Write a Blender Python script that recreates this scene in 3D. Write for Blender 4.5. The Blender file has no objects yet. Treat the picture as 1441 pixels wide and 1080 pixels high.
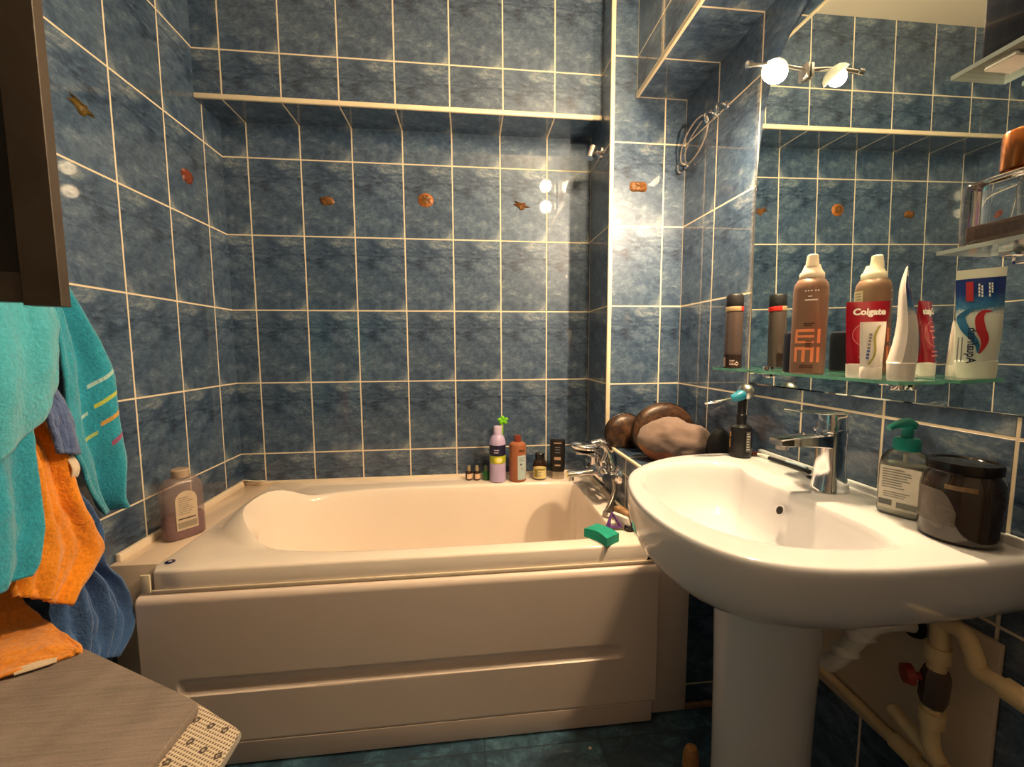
import bpy, bmesh, math, random
from mathutils import Vector, Matrix, noise
random.seed(7)
sc = bpy.context.scene
COL = sc.collection
PI = math.pi

# ------------------------------------------------------------------ mesh builder
class MB:
    def __init__(s): s.v = []; s.f = []; s.m = []
    def add(s, vs, fs, mi=0):
        o = len(s.v); s.v += [tuple(p) for p in vs]
        for f in fs: s.f.append(tuple(i + o for i in f)); s.m.append(mi)
    def box(s, x0, x1, y0, y1, z0, z1, b=0.0, seg=2, mi=0, M=None):
        bm = bmesh.new(); bmesh.ops.create_cube(bm, size=1)
        for v in bm.verts:
            v.co = Vector(((x0+x1)/2 + v.co.x*(x1-x0), (y0+y1)/2 + v.co.y*(y1-y0), (z0+z1)/2 + v.co.z*(z1-z0)))
        if b > 0: bmesh.ops.bevel(bm, geom=bm.edges[:], offset=b, segments=seg, profile=0.5, affect='EDGES')
        bm.verts.index_update()
        vs = [(M @ v.co) if M else v.co.copy() for v in bm.verts]
        s.add(vs, [[v.index for v in f.verts] for f in bm.faces], mi); bm.free()
    def loft(s, rings, cap0=True, cap1=True, closed=True, mi=0):
        n = len(rings[0]); vs = [p for r in rings for p in r]; fs = []
        for k in range(len(rings)-1):
            for i in range(n if closed else n-1):
                j = (i+1) % n; a = k*n
                fs.append((a+i, a+j, a+n+j, a+n+i))
        if cap0: fs.append(tuple(reversed(range(n))))
        if cap1: fs.append(tuple(range((len(rings)-1)*n, len(rings)*n)))
        s.add(vs, fs, mi)
    def lathe(s, prof, c=(0,0,0), seg=32, sx=1, sy=1, p=2.0, mi=0, M=None, rot=0):
        rings = []
        for r, z in prof:
            ring = []
            for i in range(seg):
                a = 2*PI*i/seg; ca, sa = math.cos(a), math.sin(a)
                k = (abs(ca)**p + abs(sa)**p)**(-1/p)
                x, y = r*sx*ca*k, r*sy*sa*k
                if rot: x, y = x*math.cos(rot)-y*math.sin(rot), x*math.sin(rot)+y*math.cos(rot)
                q = Vector((x, y, z))
                if M: q = M @ q
                ring.append(q + Vector(c))
            rings.append(ring)
        s.loft(rings, mi=mi)
    def tube(s, pts, r, seg=12, mi=0, flat=1.0):
        pts = [Vector(p) for p in pts]; n = len(pts)
        rs = r if isinstance(r, (list, tuple)) else [r]*n
        rings = []; up = None
        for i in range(n):
            t = (pts[min(i+1, n-1)] - pts[max(i-1, 0)]).normalized()
            if up is None:
                up = Vector((0,0,1)) if abs(t.z) < .9 else Vector((1,0,0))
            up = (up - t*up.dot(t)).normalized(); sd = t.cross(up)
            rings.append([pts[i] + (sd*math.cos(2*PI*k/seg) + up*math.sin(2*PI*k/seg)*flat)*rs[i] for k in range(seg)])
        s.loft(rings, mi=mi)
    def ell(s, c, r, seg=24, rings=14, M=None, mi=0, fn=None):
        rr = []
        for i in range(rings+1):
            th = PI*i/rings; th = min(max(th, .02), PI-.02)
            ring = []
            for k in range(seg):
                a = 2*PI*k/seg
                q = Vector((r[0]*math.sin(th)*math.cos(a), r[1]*math.sin(th)*math.sin(a), -r[2]*math.cos(th)))
                if fn: q = fn(q)
                if M: q = M @ q
                ring.append(q + Vector(c))
            rr.append(ring)
        s.loft(rr, mi=mi)
    def grid(s, fn, nu, nv, mi=0, mfn=None):
        vs = [fn(i/nu, j/nv) for j in range(nv+1) for i in range(nu+1)]; o = len(s.v)
        s.v += [tuple(p) for p in vs]
        for j in range(nv):
            for i in range(nu):
                a = o + j*(nu+1)+i
                s.f.append((a, a+1, a+nu+2, a+nu+1)); s.m.append(mfn((i+.5)/nu, (j+.5)/nv) if mfn else mi)
    def quad(s, a, b, c, d, mi=0): s.add([a, b, c, d], [(0,1,2,3)], mi)
    def text(s, txt, size, fn, bold=0.0, mi=0, shear=0.0, sx=1.0):
        cu = bpy.data.curves.new('lettering', 'FONT'); cu.body = txt; cu.size = size; cu.align_x = 'CENTER'; cu.align_y = 'CENTER'
        cu.offset = bold; cu.shear = shear; cu.resolution_u = 3
        o = bpy.data.objects.new('lettering', cu); COL.objects.link(o)
        dg = bpy.context.evaluated_depsgraph_get(); me = bpy.data.meshes.new_from_object(o.evaluated_get(dg))
        s.add([fn(v.co.x*sx, v.co.y) for v in me.vertices], [list(p.vertices) for p in me.polygons], mi)
        bpy.data.objects.remove(o); bpy.data.meshes.remove(me); bpy.data.curves.remove(cu)
    def rect(s, fn, x0, x1, y0, y1, mi=0, n=4):
        for k in range(n):
            a = x0+(x1-x0)*k/n; b = x0+(x1-x0)*(k+1)/n
            s.add([fn(a,y0), fn(b,y0), fn(b,y1), fn(a,y1)], [(0,1,2,3)], mi)
    def poly(s, fn, pts, mi=0): s.add([fn(*p) for p in pts], [tuple(range(len(pts)))], mi)

def build(name, mb, mats, parent=None, smooth=35, flat=False, world=True, mods=None):
    me = bpy.data.meshes.new(name)
    off = Vector(parent_world(parent)) if (parent and world) else Vector((0,0,0))
    me.from_pydata([tuple(Vector(p)-off) for p in mb.v], [], mb.f)
    if not isinstance(mats, (list, tuple)): mats = [mats]
    for m in mats: me.materials.append(m)
    for p, mi in zip(me.polygons, mb.m): p.material_index = mi
    bm = bmesh.new(); bm.from_mesh(me); bmesh.ops.recalc_face_normals(bm, faces=bm.faces[:]); bm.to_mesh(me); bm.free()
    if not flat:
        me.shade_smooth(); me.set_sharp_from_angle(angle=math.radians(smooth))
    o = bpy.data.objects.new(name, me); COL.objects.link(o)
    if parent: o.parent = parent
    return o
def parent_world(o):
    p = Vector((0,0,0))
    while o: p += o.location; o = o.parent
    return p
def thing(name, label, cat, loc, group=None):
    o = bpy.data.objects.new(name, None); COL.objects.link(o); o.location = loc; o.empty_display_size = .02
    o['label'] = label; o['category'] = cat
    if group: o['group'] = group
    return o
def tag(o, label, cat, group=None, base=None):
    o['label'] = label; o['category'] = cat
    if group: o['group'] = group
    if base:
        b = Vector(base)
        for v in o.data.vertices: v.co -= b
        o.location = b
    return o
def struct(name, mb, m, **k):
    o = build(name, mb, m, **k); o['kind'] = 'structure'; return o

# ------------------------------------------------------------------ materials
class NT:
    def __init__(s, name):
        s.mat = bpy.data.materials.new(name); s.mat.use_nodes = True
        s.t = s.mat.node_tree; s.p = s.t.nodes['Principled BSDF']; s.out = s.t.nodes['Material Output']
    def n(s, typ, **k):
        x = s.t.nodes.new(typ)
        for a, b in k.items(): setattr(x, a, b)
        return x
    def l(s, a, b): s.t.links.new(a, b)
    def math(s, op, a, b=None, c=None):
        x = s.n('ShaderNodeMath', operation=op)
        for i, q in enumerate((a, b, c)):
            if q is None: continue
            if isinstance(q, (int, float)): x.inputs[i].default_value = q
            else: s.l(q, x.inputs[i])
        return x.outputs[0]
    def noise(s, vec, scale, detail=4, rough=.5, dist=0.0):
        x = s.n('ShaderNodeTexNoise'); x.inputs['Scale'].default_value = scale; x.inputs['Detail'].default_value = detail
        x.inputs['Roughness'].default_value = rough; x.inputs['Distortion'].default_value = dist
        if vec is not None: s.l(vec, x.inputs['Vector'])
        return x.outputs['Fac']
    def ramp(s, fac, stops):
        x = s.n('ShaderNodeValToRGB'); e = x.color_ramp.elements
        while len(e) < len(stops): e.new(.5)
        for k, (p, c) in enumerate(stops): e[k].position = p; e[k].color = (*c, 1)
        s.l(fac, x.inputs[0]); return x.outputs[0]
    def mix(s, fac, a, b, typ='MIX'):
        x = s.n('ShaderNodeMix', data_type='RGBA', blend_type=typ)
        for sock, q in ((x.inputs[0], fac), (x.inputs[6], a), (x.inputs[7], b)):
            if isinstance(q, (int, float)): sock.default_value = q
            elif isinstance(q, tuple): sock.default_value = (*q, 1)
            else: s.l(q, sock)
        return x.outputs[2]
    def bump(s, h, dist, strength=1.0, normal=None):
        x = s.n('ShaderNodeBump'); x.inputs['Distance'].default_value = dist; x.inputs['Strength'].default_value = strength
        s.l(h, x.inputs['Height'])
        if normal is not None: s.l(normal, x.inputs['Normal'])
        s.l(x.outputs[0], s.p.inputs['Normal']); return x.outputs[0]

def srgb(r, g, b):
    f = lambda c: (c/255/12.92 if c/255 <= .04045 else ((c/255+.055)/1.055)**2.4)
    return (f(r), f(g), f(b))

def mat(name, col, rough=.5, metal=0.0, var=.06, vscale=30, bump=0.0, bscale=200, coat=0.0, trans=0.0, ior=1.45, sheen=0.0, emit=None, es=0.0, spec=None):
    N = NT(name); p = N.p
    tc = N.n('ShaderNodeTexCoord').outputs['Object']
    f = N.noise(tc, vscale, 3)
    lo = tuple(c*(1-var) for c in col); hi = tuple(min(1, c*(1+var)) for c in col)
    N.l(N.ramp(f, [(.3, lo), (.7, hi)]), p.inputs['Base Color'])
    p.inputs['Roughness'].default_value = rough; p.inputs['Metallic'].default_value = metal
    p.inputs['Coat Weight'].default_value = coat; p.inputs['Coat Roughness'].default_value = .05
    p.inputs['Transmission Weight'].default_value = trans; p.inputs['IOR'].default_value = ior
    p.inputs['Sheen Weight'].default_value = sheen
    if spec is not None: p.inputs['Specular IOR Level'].default_value = spec
    if emit: p.inputs['Emission Color'].default_value = (*emit, 1); p.inputs['Emission Strength'].default_value = es
    if bump: N.bump(N.noise(tc, bscale, 3), bump)
    return N.mat

GROUT = srgb(236, 222, 196)
def tile(name, ua, us, u0, va, vs, v0, pu=.2, pv=.298, g=.0026, dark=1.0, floor=False):
    N = NT(name); p = N.p
    sep = N.n('ShaderNodeSeparateXYZ'); N.l(N.n('ShaderNodeNewGeometry').outputs['Position'], sep.inputs[0])
    def axis(a, sgn, o, pitch):
        U = N.math('SUBTRACT', N.math('MULTIPLY', sep.outputs[a], sgn), o)
        c = N.math('FLOOR', N.math('DIVIDE', U, pitch))
        f = N.math('SUBTRACT', U, N.math('MULTIPLY', c, pitch))
        d = N.math('MINIMUM', f, N.math('SUBTRACT', pitch, f))
        return c, f, d
    cu, fu, du = axis(ua, us, u0, pu); cv, fv, dv = axis(va, vs, v0, pv)
    d = N.math('MINIMUM', du, dv)
    mr = N.n('ShaderNodeMapRange', interpolation_type='SMOOTHSTEP'); N.l(d, mr.inputs[0])
    mr.inputs[1].default_value = g*.75; mr.inputs[2].default_value = g*1.25
    mask = mr.outputs[0]
    cell = N.n('ShaderNodeCombineXYZ'); N.l(cu, cell.inputs[0]); N.l(cv, cell.inputs[1])
    wn = N.n('ShaderNodeTexWhiteNoise'); N.l(cell.outputs[0], wn.inputs[0])
    vec = N.n('ShaderNodeCombineXYZ'); N.l(fu, vec.inputs[0]); N.l(N.math('MULTIPLY', fv, 1.3), vec.inputs[1])
    N.l(N.math('MULTIPLY', wn.outputs[0], .012 if not floor else 5.0), vec.inputs[2])
    n1 = N.noise(vec.outputs[0], 9, 7, .66, .8)
    n2 = N.noise(vec.outputs[0], 30, 6, .75, 1.6)
    n = N.math('ADD', N.math('MULTIPLY', n1, .58), N.math('MULTIPLY', n2, .42))
    if not floor:   # printed smudge: darker streaks in the upper part of every tile, paler wisps lower down
        tv = N.math('DIVIDE', fv, pv); g1 = N.math('MULTIPLY', N.math('SUBTRACT', tv, .72), 4.2); g1 = N.math('POWER', 2.718, N.math('MULTIPLY', N.math('MULTIPLY', g1, g1), -1.0))
        mpv = N.n('ShaderNodeMapping'); mpv.inputs['Rotation'].default_value = (0,0,.6); mpv.inputs['Scale'].default_value = (16,42,1); N.l(vec.outputs[0], mpv.inputs[0])
        sm = N.noise(mpv.outputs[0], 1.0, 6, .7, 1.0)
        n = N.math('SUBTRACT', n, N.math('MULTIPLY', g1, N.math('MULTIPLY', N.math('MAXIMUM', N.math('SUBTRACT', sm, .42), 0.0), .75)))
        n = N.math('ADD', n, .012)
    if floor:
        col = N.ramp(n, [(.36, (.006,.018,.036)), (.5, (.020,.060,.105)), (.60, (.055,.14,.21)), (.72, (.16,.29,.37))])
    else:
        col = N.ramp(n, [(.30, (.009,.019,.042)), (.44, (.038,.077,.150)), (.54, (.090,.145,.228)), (.66, (.29,.345,.38))])
    br = N.math('ADD', .9, N.math('MULTIPLY', wn.outputs[0], .2))
    bc = N.n('ShaderNodeCombineXYZ'); [N.l(br, bc.inputs[i]) for i in range(3)]
    col = N.mix(1.0, col, bc.outputs[0], 'MULTIPLY')
    gcol = (.02,.04,.06) if floor else GROUT
    N.l(N.mix(mask, gcol, col), p.inputs['Base Color'])
    N.l(N.math('SUBTRACT', .75, N.math('MULTIPLY', mask, .31 if not floor else .35)), p.inputs['Roughness'])
    p.inputs['Specular IOR Level'].default_value = .55
    N.l(N.math('MULTIPLY', mask, .0 if floor else .16), p.inputs['Metallic'])
    N.l(N.math('MULTIPLY', mask, .9), p.inputs['Coat Weight']); p.inputs['Coat Roughness'].default_value = .03
    # slight individual tilt of each glazed tile plus a soft glaze ripple
    w2 = N.n('ShaderNodeSeparateColor'); N.l(wn.outputs['Color'], w2.inputs[0])
    tilt = N.math('ADD', N.math('MULTIPLY', N.math('SUBTRACT', w2.outputs[0], .5), fu), N.math('MULTIPLY', N.math('SUBTRACT', w2.outputs[1], .5), fv))
    h = N.math('ADD', N.math('MULTIPLY', mask, .0012), N.math('MULTIPLY', tilt, .010))
    h = N.math('ADD', h, N.math('MULTIPLY', N.noise(vec.outputs[0], 14, 2), .0006))
    N.bump(h, 1.0, .9)
    return N.mat

def fabric(name, col, var=.22, scale=260, depth=.0022, sheen=.4, streak=None):
    N = NT(name); p = N.p
    tc = N.n('ShaderNodeTexCoord').outputs['Object']
    f = N.noise(tc, scale, 4, .6); big = N.noise(tc, 14, 3)
    if streak:
        mp = N.n('ShaderNodeMapping'); mp.inputs['Rotation'].default_value = (0, 0, streak); mp.inputs['Scale'].default_value = (6, 160, 40)
        N.l(tc, mp.inputs[0]); f2 = N.noise(mp.outputs[0], 1.6, 4, .7)
        f = N.math('ADD', N.math('MULTIPLY', f, .4), N.math('MULTIPLY', f2, .6))
    mixf = N.math('ADD', N.math('MULTIPLY', f, .65), N.math('MULTIPLY', big, .35))
    lo = tuple(c*(1-var) for c in col); hi = tuple(min(1, c*(1+var)) for c in col)
    N.l(N.ramp(mixf, [(.33, lo), (.68, hi)]), p.inputs['Base Color'])
    p.inputs['Roughness'].default_value = .95; p.inputs['Sheen Weight'].default_value = sheen; p.inputs['Sheen Roughness'].default_value = .5
    p.inputs['Specular IOR Level'].default_value = .1
    N.bump(f, depth, .8)
    return N.mat

def thin_glass(name, tint=(.93,.97,.95), extra=0.0, rough=.02):
    N = NT(name); N.t.nodes.remove(N.p)
    tr = N.n('ShaderNodeBsdfTransparent'); tr.inputs[0].default_value = (*tint, 1)
    gl = N.n('ShaderNodeBsdfGlossy'); gl.inputs['Roughness'].default_value = rough
    fr = N.n('ShaderNodeFresnel'); fr.inputs[0].default_value = 1.5
    nz = N.noise(N.n('ShaderNodeTexCoord').outputs['Object'], 8, 2)
    fac = N.math('ADD', N.math('MULTIPLY', fr.outputs[0], .9), N.math('MULTIPLY', nz, extra))
    mx = N.n('ShaderNodeMixShader'); N.l(fac, mx.inputs[0]); N.l(tr.outputs[0], mx.inputs[1]); N.l(gl.outputs[0], mx.inputs[2])
    N.l(mx.outputs[0], N.out.inputs[0]); return N.mat

def mottled(name, stops, scale=14, rough=.45, bump=.0008, dist=1.5):
    N = NT(name); tc = N.n('ShaderNodeTexCoord').outputs['Object']
    f = N.noise(tc, scale, 6, .65, dist)
    N.l(N.ramp(f, stops), N.p.inputs['Base Color']); N.p.inputs['Roughness'].default_value = rough
    N.bump(N.noise(tc, scale*12, 3), bump); return N.mat

M = {}
M['chrome'] = mat('chrome', (.86,.86,.88), .07, 1.0, .03)
M['steel'] = mat('brushed_steel', (.55,.54,.53), .3, 1.0, .06)
M['acrylic'] = mat('white_acrylic', srgb(247,235,224), .16, 0, .015, 6, coat=.3)
M['acrylic_panel'] = mat('white_acrylic_panel', srgb(234,218,208), .3, 0, .02, 6)
M['ceramic'] = mat('white_ceramic', srgb(216,217,222), .1, 0, .012, 6, coat=.5)
M['deck'] = mat('beige_glazed_deck', srgb(226,206,186), .14, 0, .03, 8)
M['trim'] = mat('cream_plastic_trim', srgb(240,226,196), .4, 0, .04, 20)
M['caulk'] = mat('cream_sealant', srgb(238,222,200), .5, 0, .05, 25, .001, 60)
M['ceil'] = mat('ceiling_paint', srgb(236,226,210), .9, 0, .03, 3)
M['plaster'] = mat('wall_paint', srgb(134,126,120), .9, 0, .04, 3)
M['white_pl'] = mat('white_plastic', srgb(244,240,232), .3)
M['cream_pl'] = mat('cream_plastic', srgb(240,228,206), .35)
M['black_pl'] = mat('black_plastic', (.012,.012,.014), .25)
M['matte_black'] = mat('matte_black', (.010,.010,.013), .45)
M['dark_hole'] = mat('dark_hole', (.01,.008,.007), .8)
M['white_paint'] = mat('white_ink', srgb(236,232,228), .5)
M['grey_ink'] = mat('grey_ink', srgb(120,120,126), .6)

# ------------------------------------------------------------------ the room
W = 1.769; YC = -.2612; WR = 1.4815; YS = -.1543; CEIL = 2.447; ZT = 1.992; YF = -2.45
XQ = 1.577; ZU = 2.0215; YB = -.675; ZL = .733
def slab(x0,x1,y0,y1,z0,z1):
    m = MB(); m.box(x0,x1,y0,y1,z0,z1); return m
struct('floor', slab(-.05, W+.05, YF-.05, .05, -.06, 0), tile('floor_tile', 0,1,.98-.325*3, 1,-1,.10, .325,.325, .0016, floor=True), flat=True)
struct('ceiling', slab(-.05, W+.05, YF-.05, .05, CEIL, CEIL+.05), M['ceil'], flat=True)
struct('wall_back', slab(-.05, W+.05, 0, .05, 0, CEIL), tile('back_wall_tile', 0,1,.0931, 2,1,.67), flat=True)
struct('wall_left', slab(-.05, 0, YF, 0, 0, CEIL), tile('left_wall_tile', 1,-1,.1153, 2,1,.67), flat=True)
struct('wall_right', slab(W, W+.05, YF, 0, 0, CEIL), tile('right_wall_tile', 1,-1,.4636, 2,1,.67), flat=True)
struct('wall_front', slab(-.05, W+.05, YF-.05, YF, 0, CEIL), M['plaster'], flat=True)
# boxed-in soffit over the bath
m = MB(); m.box(0, WR, YS, 0, ZT, CEIL)
o = struct('wall_back_soffit', m, [tile('soffit_face_tile', 0,1,.0931, 2,1,2.158), tile('soffit_under_tile', 0,1,.0931, 1,-1,-.002)], flat=True)
for p in o.data.polygons: p.material_index = 1 if p.normal.z < -.5 else 0
# column beside the bath
m = MB(); m.box(WR, W, YC, 0, 0, CEIL)
o = struct('wall_column', m, [tile('column_face_tile', 0,1,1.6877, 2,1,.67), tile('column_side_tile', 1,-1,.012, 2,1,.67, .26)], flat=True)
for p in o.data.polygons: p.material_index = 1 if p.normal.x < -.5 else 0
# boxed-in duct along the right wall under the ceiling
m = MB(); m.box(XQ, W, YF, YC, ZU, CEIL)
o = struct('wall_right_soffit', m, [tile('duct_face_tile', 1,-1,.4636, 2,1,.67), tile('duct_under_tile', 0,1,1.5, 1,-1,.4636, .6,.2)], flat=True)
for p in o.data.polygons: p.material_index = 1 if p.normal.z < -.5 else 0
# low boxed ledge behind the bath tap
m = MB(); m.box(WR, W, YB, YC, 0, ZL)
o = struct('wall_ledge', m, [tile('ledge_top_tile', 0,1,1.61, 1,-1,.4636), tile('ledge_side_tile', 1,-1,.4636, 2,1,.67), tile('ledge_front_tile', 0,1,1.56, 2,1,.67)], flat=True)
for p in o.data.polygons:
    n = p.normal; p.material_index = 0 if abs(n.z) > .5 else 1 if abs(n.x) > .5 else 2
# trims
k = 0
def trim(*b, mtl='trim', bev=.003):
    global k; k += 1
    m = MB(); m.box(*b, b=bev); struct('trim_%d' % k, m, M[mtl])
trim(.001, WR-.001, YS-.006, YS+.004, 1.9905, 2.008)
trim(WR-.005, WR+.011, YC-.005, YC+.005, ZL, CEIL-.001)
trim(XQ-.006, XQ+.006, YF+.01, YC-.001, ZU-.004, ZU+.012)
trim(WR-.004, WR+.008, YB-.004, YC-.006, ZL-.006, ZL+.003)
trim(.0005, .016, -.63, -.001, .535, .562, mtl='caulk', bev=.005)
trim(.017, WR-.018, -.016, -.0005, .535, .5545, mtl='caulk', bev=.005)
trim(WR-.016, WR-.0005, -.70, -.001, .535, .556, mtl='caulk', bev=.005)
M['brown_caulk'] = mat('aged_brown_sealant', srgb(120,92,66), .6, 0, .3, 40)
trim(WR+.115, W-.002, YB-.014, YB-.001, .0005, .016, mtl='brown_caulk', bev=.004)
# tiled deck strip between bath and left wall
m = MB(); m.box(.0005, .126, -.650, -.001, .02, .540, b=.003)
struct('trim_%d' % 20, m, M['deck'])

# ------------------------------------------------------------------ bathtub
tub = thing('bathtub', 'cream white built-in acrylic bathtub with panelled front under the tiled wall', 'bathtub', (.80, -.36, 0))
ZR = .545; NA = 120
X0, X1, Y0, Y1 = .128, WR-.002, -.703, -.001
def outer(a, inset=0.0, z=ZR):
    cx, cy = (X0+X1)/2, (Y0+Y1)/2; hx, hy = (X1-X0)/2-inset, (Y1-Y0)/2-inset
    c, s = math.cos(a), math.sin(a); t = min(hx/max(abs(c),1e-6), hy/max(abs(s),1e-6))
    return Vector((cx+c*t, cy+s*t, z))
BCX, BCY = .80, -.392
def inner(a, sc_=1.0, z=ZR, ax=1.2, ay=-.39):
    c, s = math.cos(a), math.sin(a)
    hx = .586 if c > 0 else .600; p = 13.0 if c > 0 else 2.6
    hy = .258
    t = ((abs(c)/hx)**p + (abs(s)/hy)**p)**(-1/p)
    x, y = BCX + c*t, BCY + s*t
    return Vector((ax+(x-ax)*sc_, ay+(y-ay)*sc_, z))
def rim_angles():
    A = []
    for i in range(NA): A.append(2*PI*(i+.5)/NA)
    return A
AN = rim_angles()
def ang_outer(a):   # same direction from the bowl centre onto the outer rectangle
    c, s = math.cos(a), math.sin(a)
    tx = ((X1-BCX) if c > 0 else (BCX-X0))/max(abs(c),1e-6); ty = ((Y1-BCY) if s > 0 else (BCY-Y0))/max(abs(s),1e-6)
    t = min(tx, ty); return Vector((BCX+c*t, BCY+s*t, 0))
def wlift(a):
    d = (a-PI); return math.exp(-(d/.34)**4)
m = MB()
rings = []
for inset, z in ((.0, .497), (.0, .538), (.003, .5435), (.008, ZR)):
    r = []
    for a in AN:
        q = ang_outer(a); d = Vector((BCX-q.x, BCY-q.y, 0)).normalized()
        q.x = min(max(q.x, X0+inset), X1-inset); q.y = min(max(q.y, Y0+inset), Y1-inset); q.z = z; r.append(q)
    rings.append(r)
for sc_, z, lift in ((1.045, ZR, .0), (1.02, ZR, .30), (1.0, ZR-.002, .85), (.985, ZR-.008, 1.0), (.968, ZR-.03, .9), (.95, ZR-.07, .75), (.93, ZR-.12, .3), (.91, .36, 0), (.88, .25, 0), (.84, .17, 0), (.77, .135, 0), (.5, .125, 0), (.15, .122, 0)):
    r = []
    for a in AN:
        q = inner(a, sc_, z, 1.30 if sc_ > .8 else 1.17 if sc_ > .6 else 1.0); q.z += .074*lift*wlift(a)
        if lift > .5: q.x += .02*wlift(a)
        r.append(q)
    rings.append(r)
m.loft(rings, cap0=False, cap1=True)
sh = build('tub_shell', m, M['acrylic'], tub, smooth=60)
# front panel with long pressed groove
m = MB(); PX0, PX1, PZ0, PZ1 = .114, WR, .072, .487
def panel(u, v):
    x = PX0+(PX1-PX0)*u; z = PZ0+(PZ1-PZ0)*v; y = -.722
    e = max(0, 1-(PZ1-z)/.02); y += .018*(1-math.sqrt(max(0, 1-e*e)))
    e = max(0, 1-(z-PZ0)/.006); y += .006*(1-math.sqrt(max(0, 1-e*e)))
    zl = .213+.003*(x-.2); zh = .263; xl, xh = .196, 1.386
    fz = min(max((z-zl)/.006, 0), 1)*min(max((zh-z)/.030, 0), 1); fx = min(max((x-xl)/.012, 0), 1)*min(max((xh-x)/.03, 0), 1)
    y += .012*(fz*fz*(3-2*fz))*(fx*fx*(3-2*fx))
    return Vector((x, y, z))
m.grid(panel, 220, 130)
m.quad((PX0,-.704,PZ1),(PX1,-.704,PZ1),(PX1,-.70,.02),(PX0,-.70,.02))
m.quad((PX0,-.722,PZ0),(PX0,-.70,PZ0),(PX0,-.70,PZ1),(PX0,-.704,PZ1)); m.quad((PX1,-.722,PZ0),(PX1,-.70,PZ0),(PX1,-.70,PZ1),(PX1,-.704,PZ1))
m.quad((PX0,-.722,PZ0),(PX1,-.722,PZ0),(PX1,-.70,PZ0),(PX0,-.70,PZ0)); m.quad((PX0,-.704,PZ1),(PX1,-.704,PZ1),(PX1,-.701,PZ1),(PX0,-.701,PZ1))
build('front_panel', m, M['acrylic_panel'], tub)
m = MB(); m.box(PX0+.004, PX1-.006, -.714, -.700, .003, .071, b=.003); build('plinth', m, M['acrylic_panel'], tub)
m = MB(); m.box(.119, .142, -.709, -.7035, .492, .540, b=.002); build('end_clip', m, M['trim'], tub)
m = MB(); m.box(.143, WR-.006, -.7085, -.7035, .488, .498, b=.002); build('rim_seal', m, M['caulk'], tub)
m = MB(); m.lathe([(0.0115,0),(.0115,.0015),(.010,.002)], (.155,-.655,ZR), 24)
b = build('maker_badge', m, mat('navy_enamel', (.02,.025,.09), .2), tub); b['label'] = 'small dark blue oval badge'
m = MB(); m.box(.151,.159,-.657,-.653,ZR+.0018,ZR+.0026); build('badge_mark', m, M['white_paint'], b)
m = MB(); m.lathe([(.022,0),(.022,.003),(.018,.005),(0.001,.005)], (1.02,-.39,.124), 24); build('waste', m, M['chrome'], tub)
# side closing panel at the tap end
m = MB(); m.box(WR+.006, WR+.112, YB-.016, YB-.002, .004, .52, b=.002)
tag(build('side_panel', m, M['acrylic_panel']), 'plain beige closing panel upright between bathtub front and washbasin pedestal', 'panel', base=(1.54,YB-.009,.004))
# curled plastic strip at the left end
m = MB()
def curl(u, v):
    a = -.5+3.4*u; r = .026
    return Vector((.0945+r*math.cos(a)*.75, -.676-.006+r*math.sin(a)*.6, .30+.065*v-.010*u))
m.grid(curl, 24, 4)
o = build('plastic_strip', m, M['cream_pl']); md = o.modifiers.new('thick', 'SOLIDIFY'); md.thickness = .002
tag(o, 'curled cream plastic strip peeling off the deck left of the bathtub panel', 'strip', base=(.07,-.68,.33))
m = MB(); m.box(.045, .10, -.014, -.006, .5615, .570, b=.002)
m2 = MB()
def flap(u, v): return Vector((.018+.075*u, -.006-.028*v, .5575+.010*(1-u)**2*v+.004*math.sin(v*2)))
m2.grid(flap, 12, 6)
o = build('sealing_tape', m2, M['cream_pl']); md = o.modifiers.new('thick', 'SOLIDIFY'); md.thickness = .0015
tag(o, 'lifting end of white sealing tape in the back left bath corner', 'tape', base=(.05,-.02,.557))

# ------------------------------------------------------------------ bath mixer, handset
t = thing('bath_mixer', 'chrome bath mixer tap fixed to the tiled ledge wall above the tub', 'tap', (1.42,-.33,.60))
m = MB(); m.tube([(1.425,-.215,.652),(1.425,-.23,.652),(1.425,-.31,.652),(1.425,-.42,.652),(1.425,-.435,.652)], [.017,.023,.025,.023,.017], 20); build('body', m, M['chrome'], t)
for y in (-.245,-.41):
    m = MB(); m.tube([(1.4805,y,.652),(1.476,y,.652),(1.466,y,.652),(1.462,y,.652)], [.036,.036,.028,.017], 24); m.tube([(1.465,y,.652),(1.425,y,.652)], .014, 16); build('rosette', m, M['chrome'], t)
m = MB()
rr = []
for x, w, h, z in ((1.425,.024,.016,.648),(1.39,.023,.013,.645),(1.35,.022,.011,.642),(1.318,.021,.011,.639),(1.308,.019,.010,.637)):
    rr.append([Vector((x, -.33+w*math.cos(q)*(abs(math.cos(q))**-.4 if abs(math.cos(q))>.01 else 1)*.9, z+h*math.sin(q))) for q in [2*PI*i/24 for i in range(24)]])
m.loft(rr); m.tube([(1.322,-.33,.634),(1.322,-.33,.616)], .013, 16); build('spout', m, M['chrome'], t)
m = MB(); m.lathe([(.022,0),(.022,.03),(.017,.036),(.012,.04)], (1.425,-.315,.668), 24); m.tube([(1.425,-.315,.70),(1.385,-.315,.712),(1.345,-.315,.714)], [.010,.008,.006], 12); build('lever', m, M['chrome'], t)
m = MB(); m.lathe([(.013,0),(.013,.022),(.010,.026)], (1.435,-.365,.670), 20); m.tube([(1.435,-.365,.69),(1.446,-.360,.712),(1.450,-.356,.7305)], .011, 12); build('handset_cradle', m, M['chrome'], t)
t = thing('shower_handset', 'chrome hand shower resting on the bath mixer with hose looping to tub rim', 'shower', (1.44,-.36,.69))
m = MB(); Mr = Matrix.Rotation(math.radians(6), 3, 'Y')
m.ell((1.372,-.35,.748), (.056,.046,.018), 28, 12, Mr); build('spray_head', m, M['chrome'], t)
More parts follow.
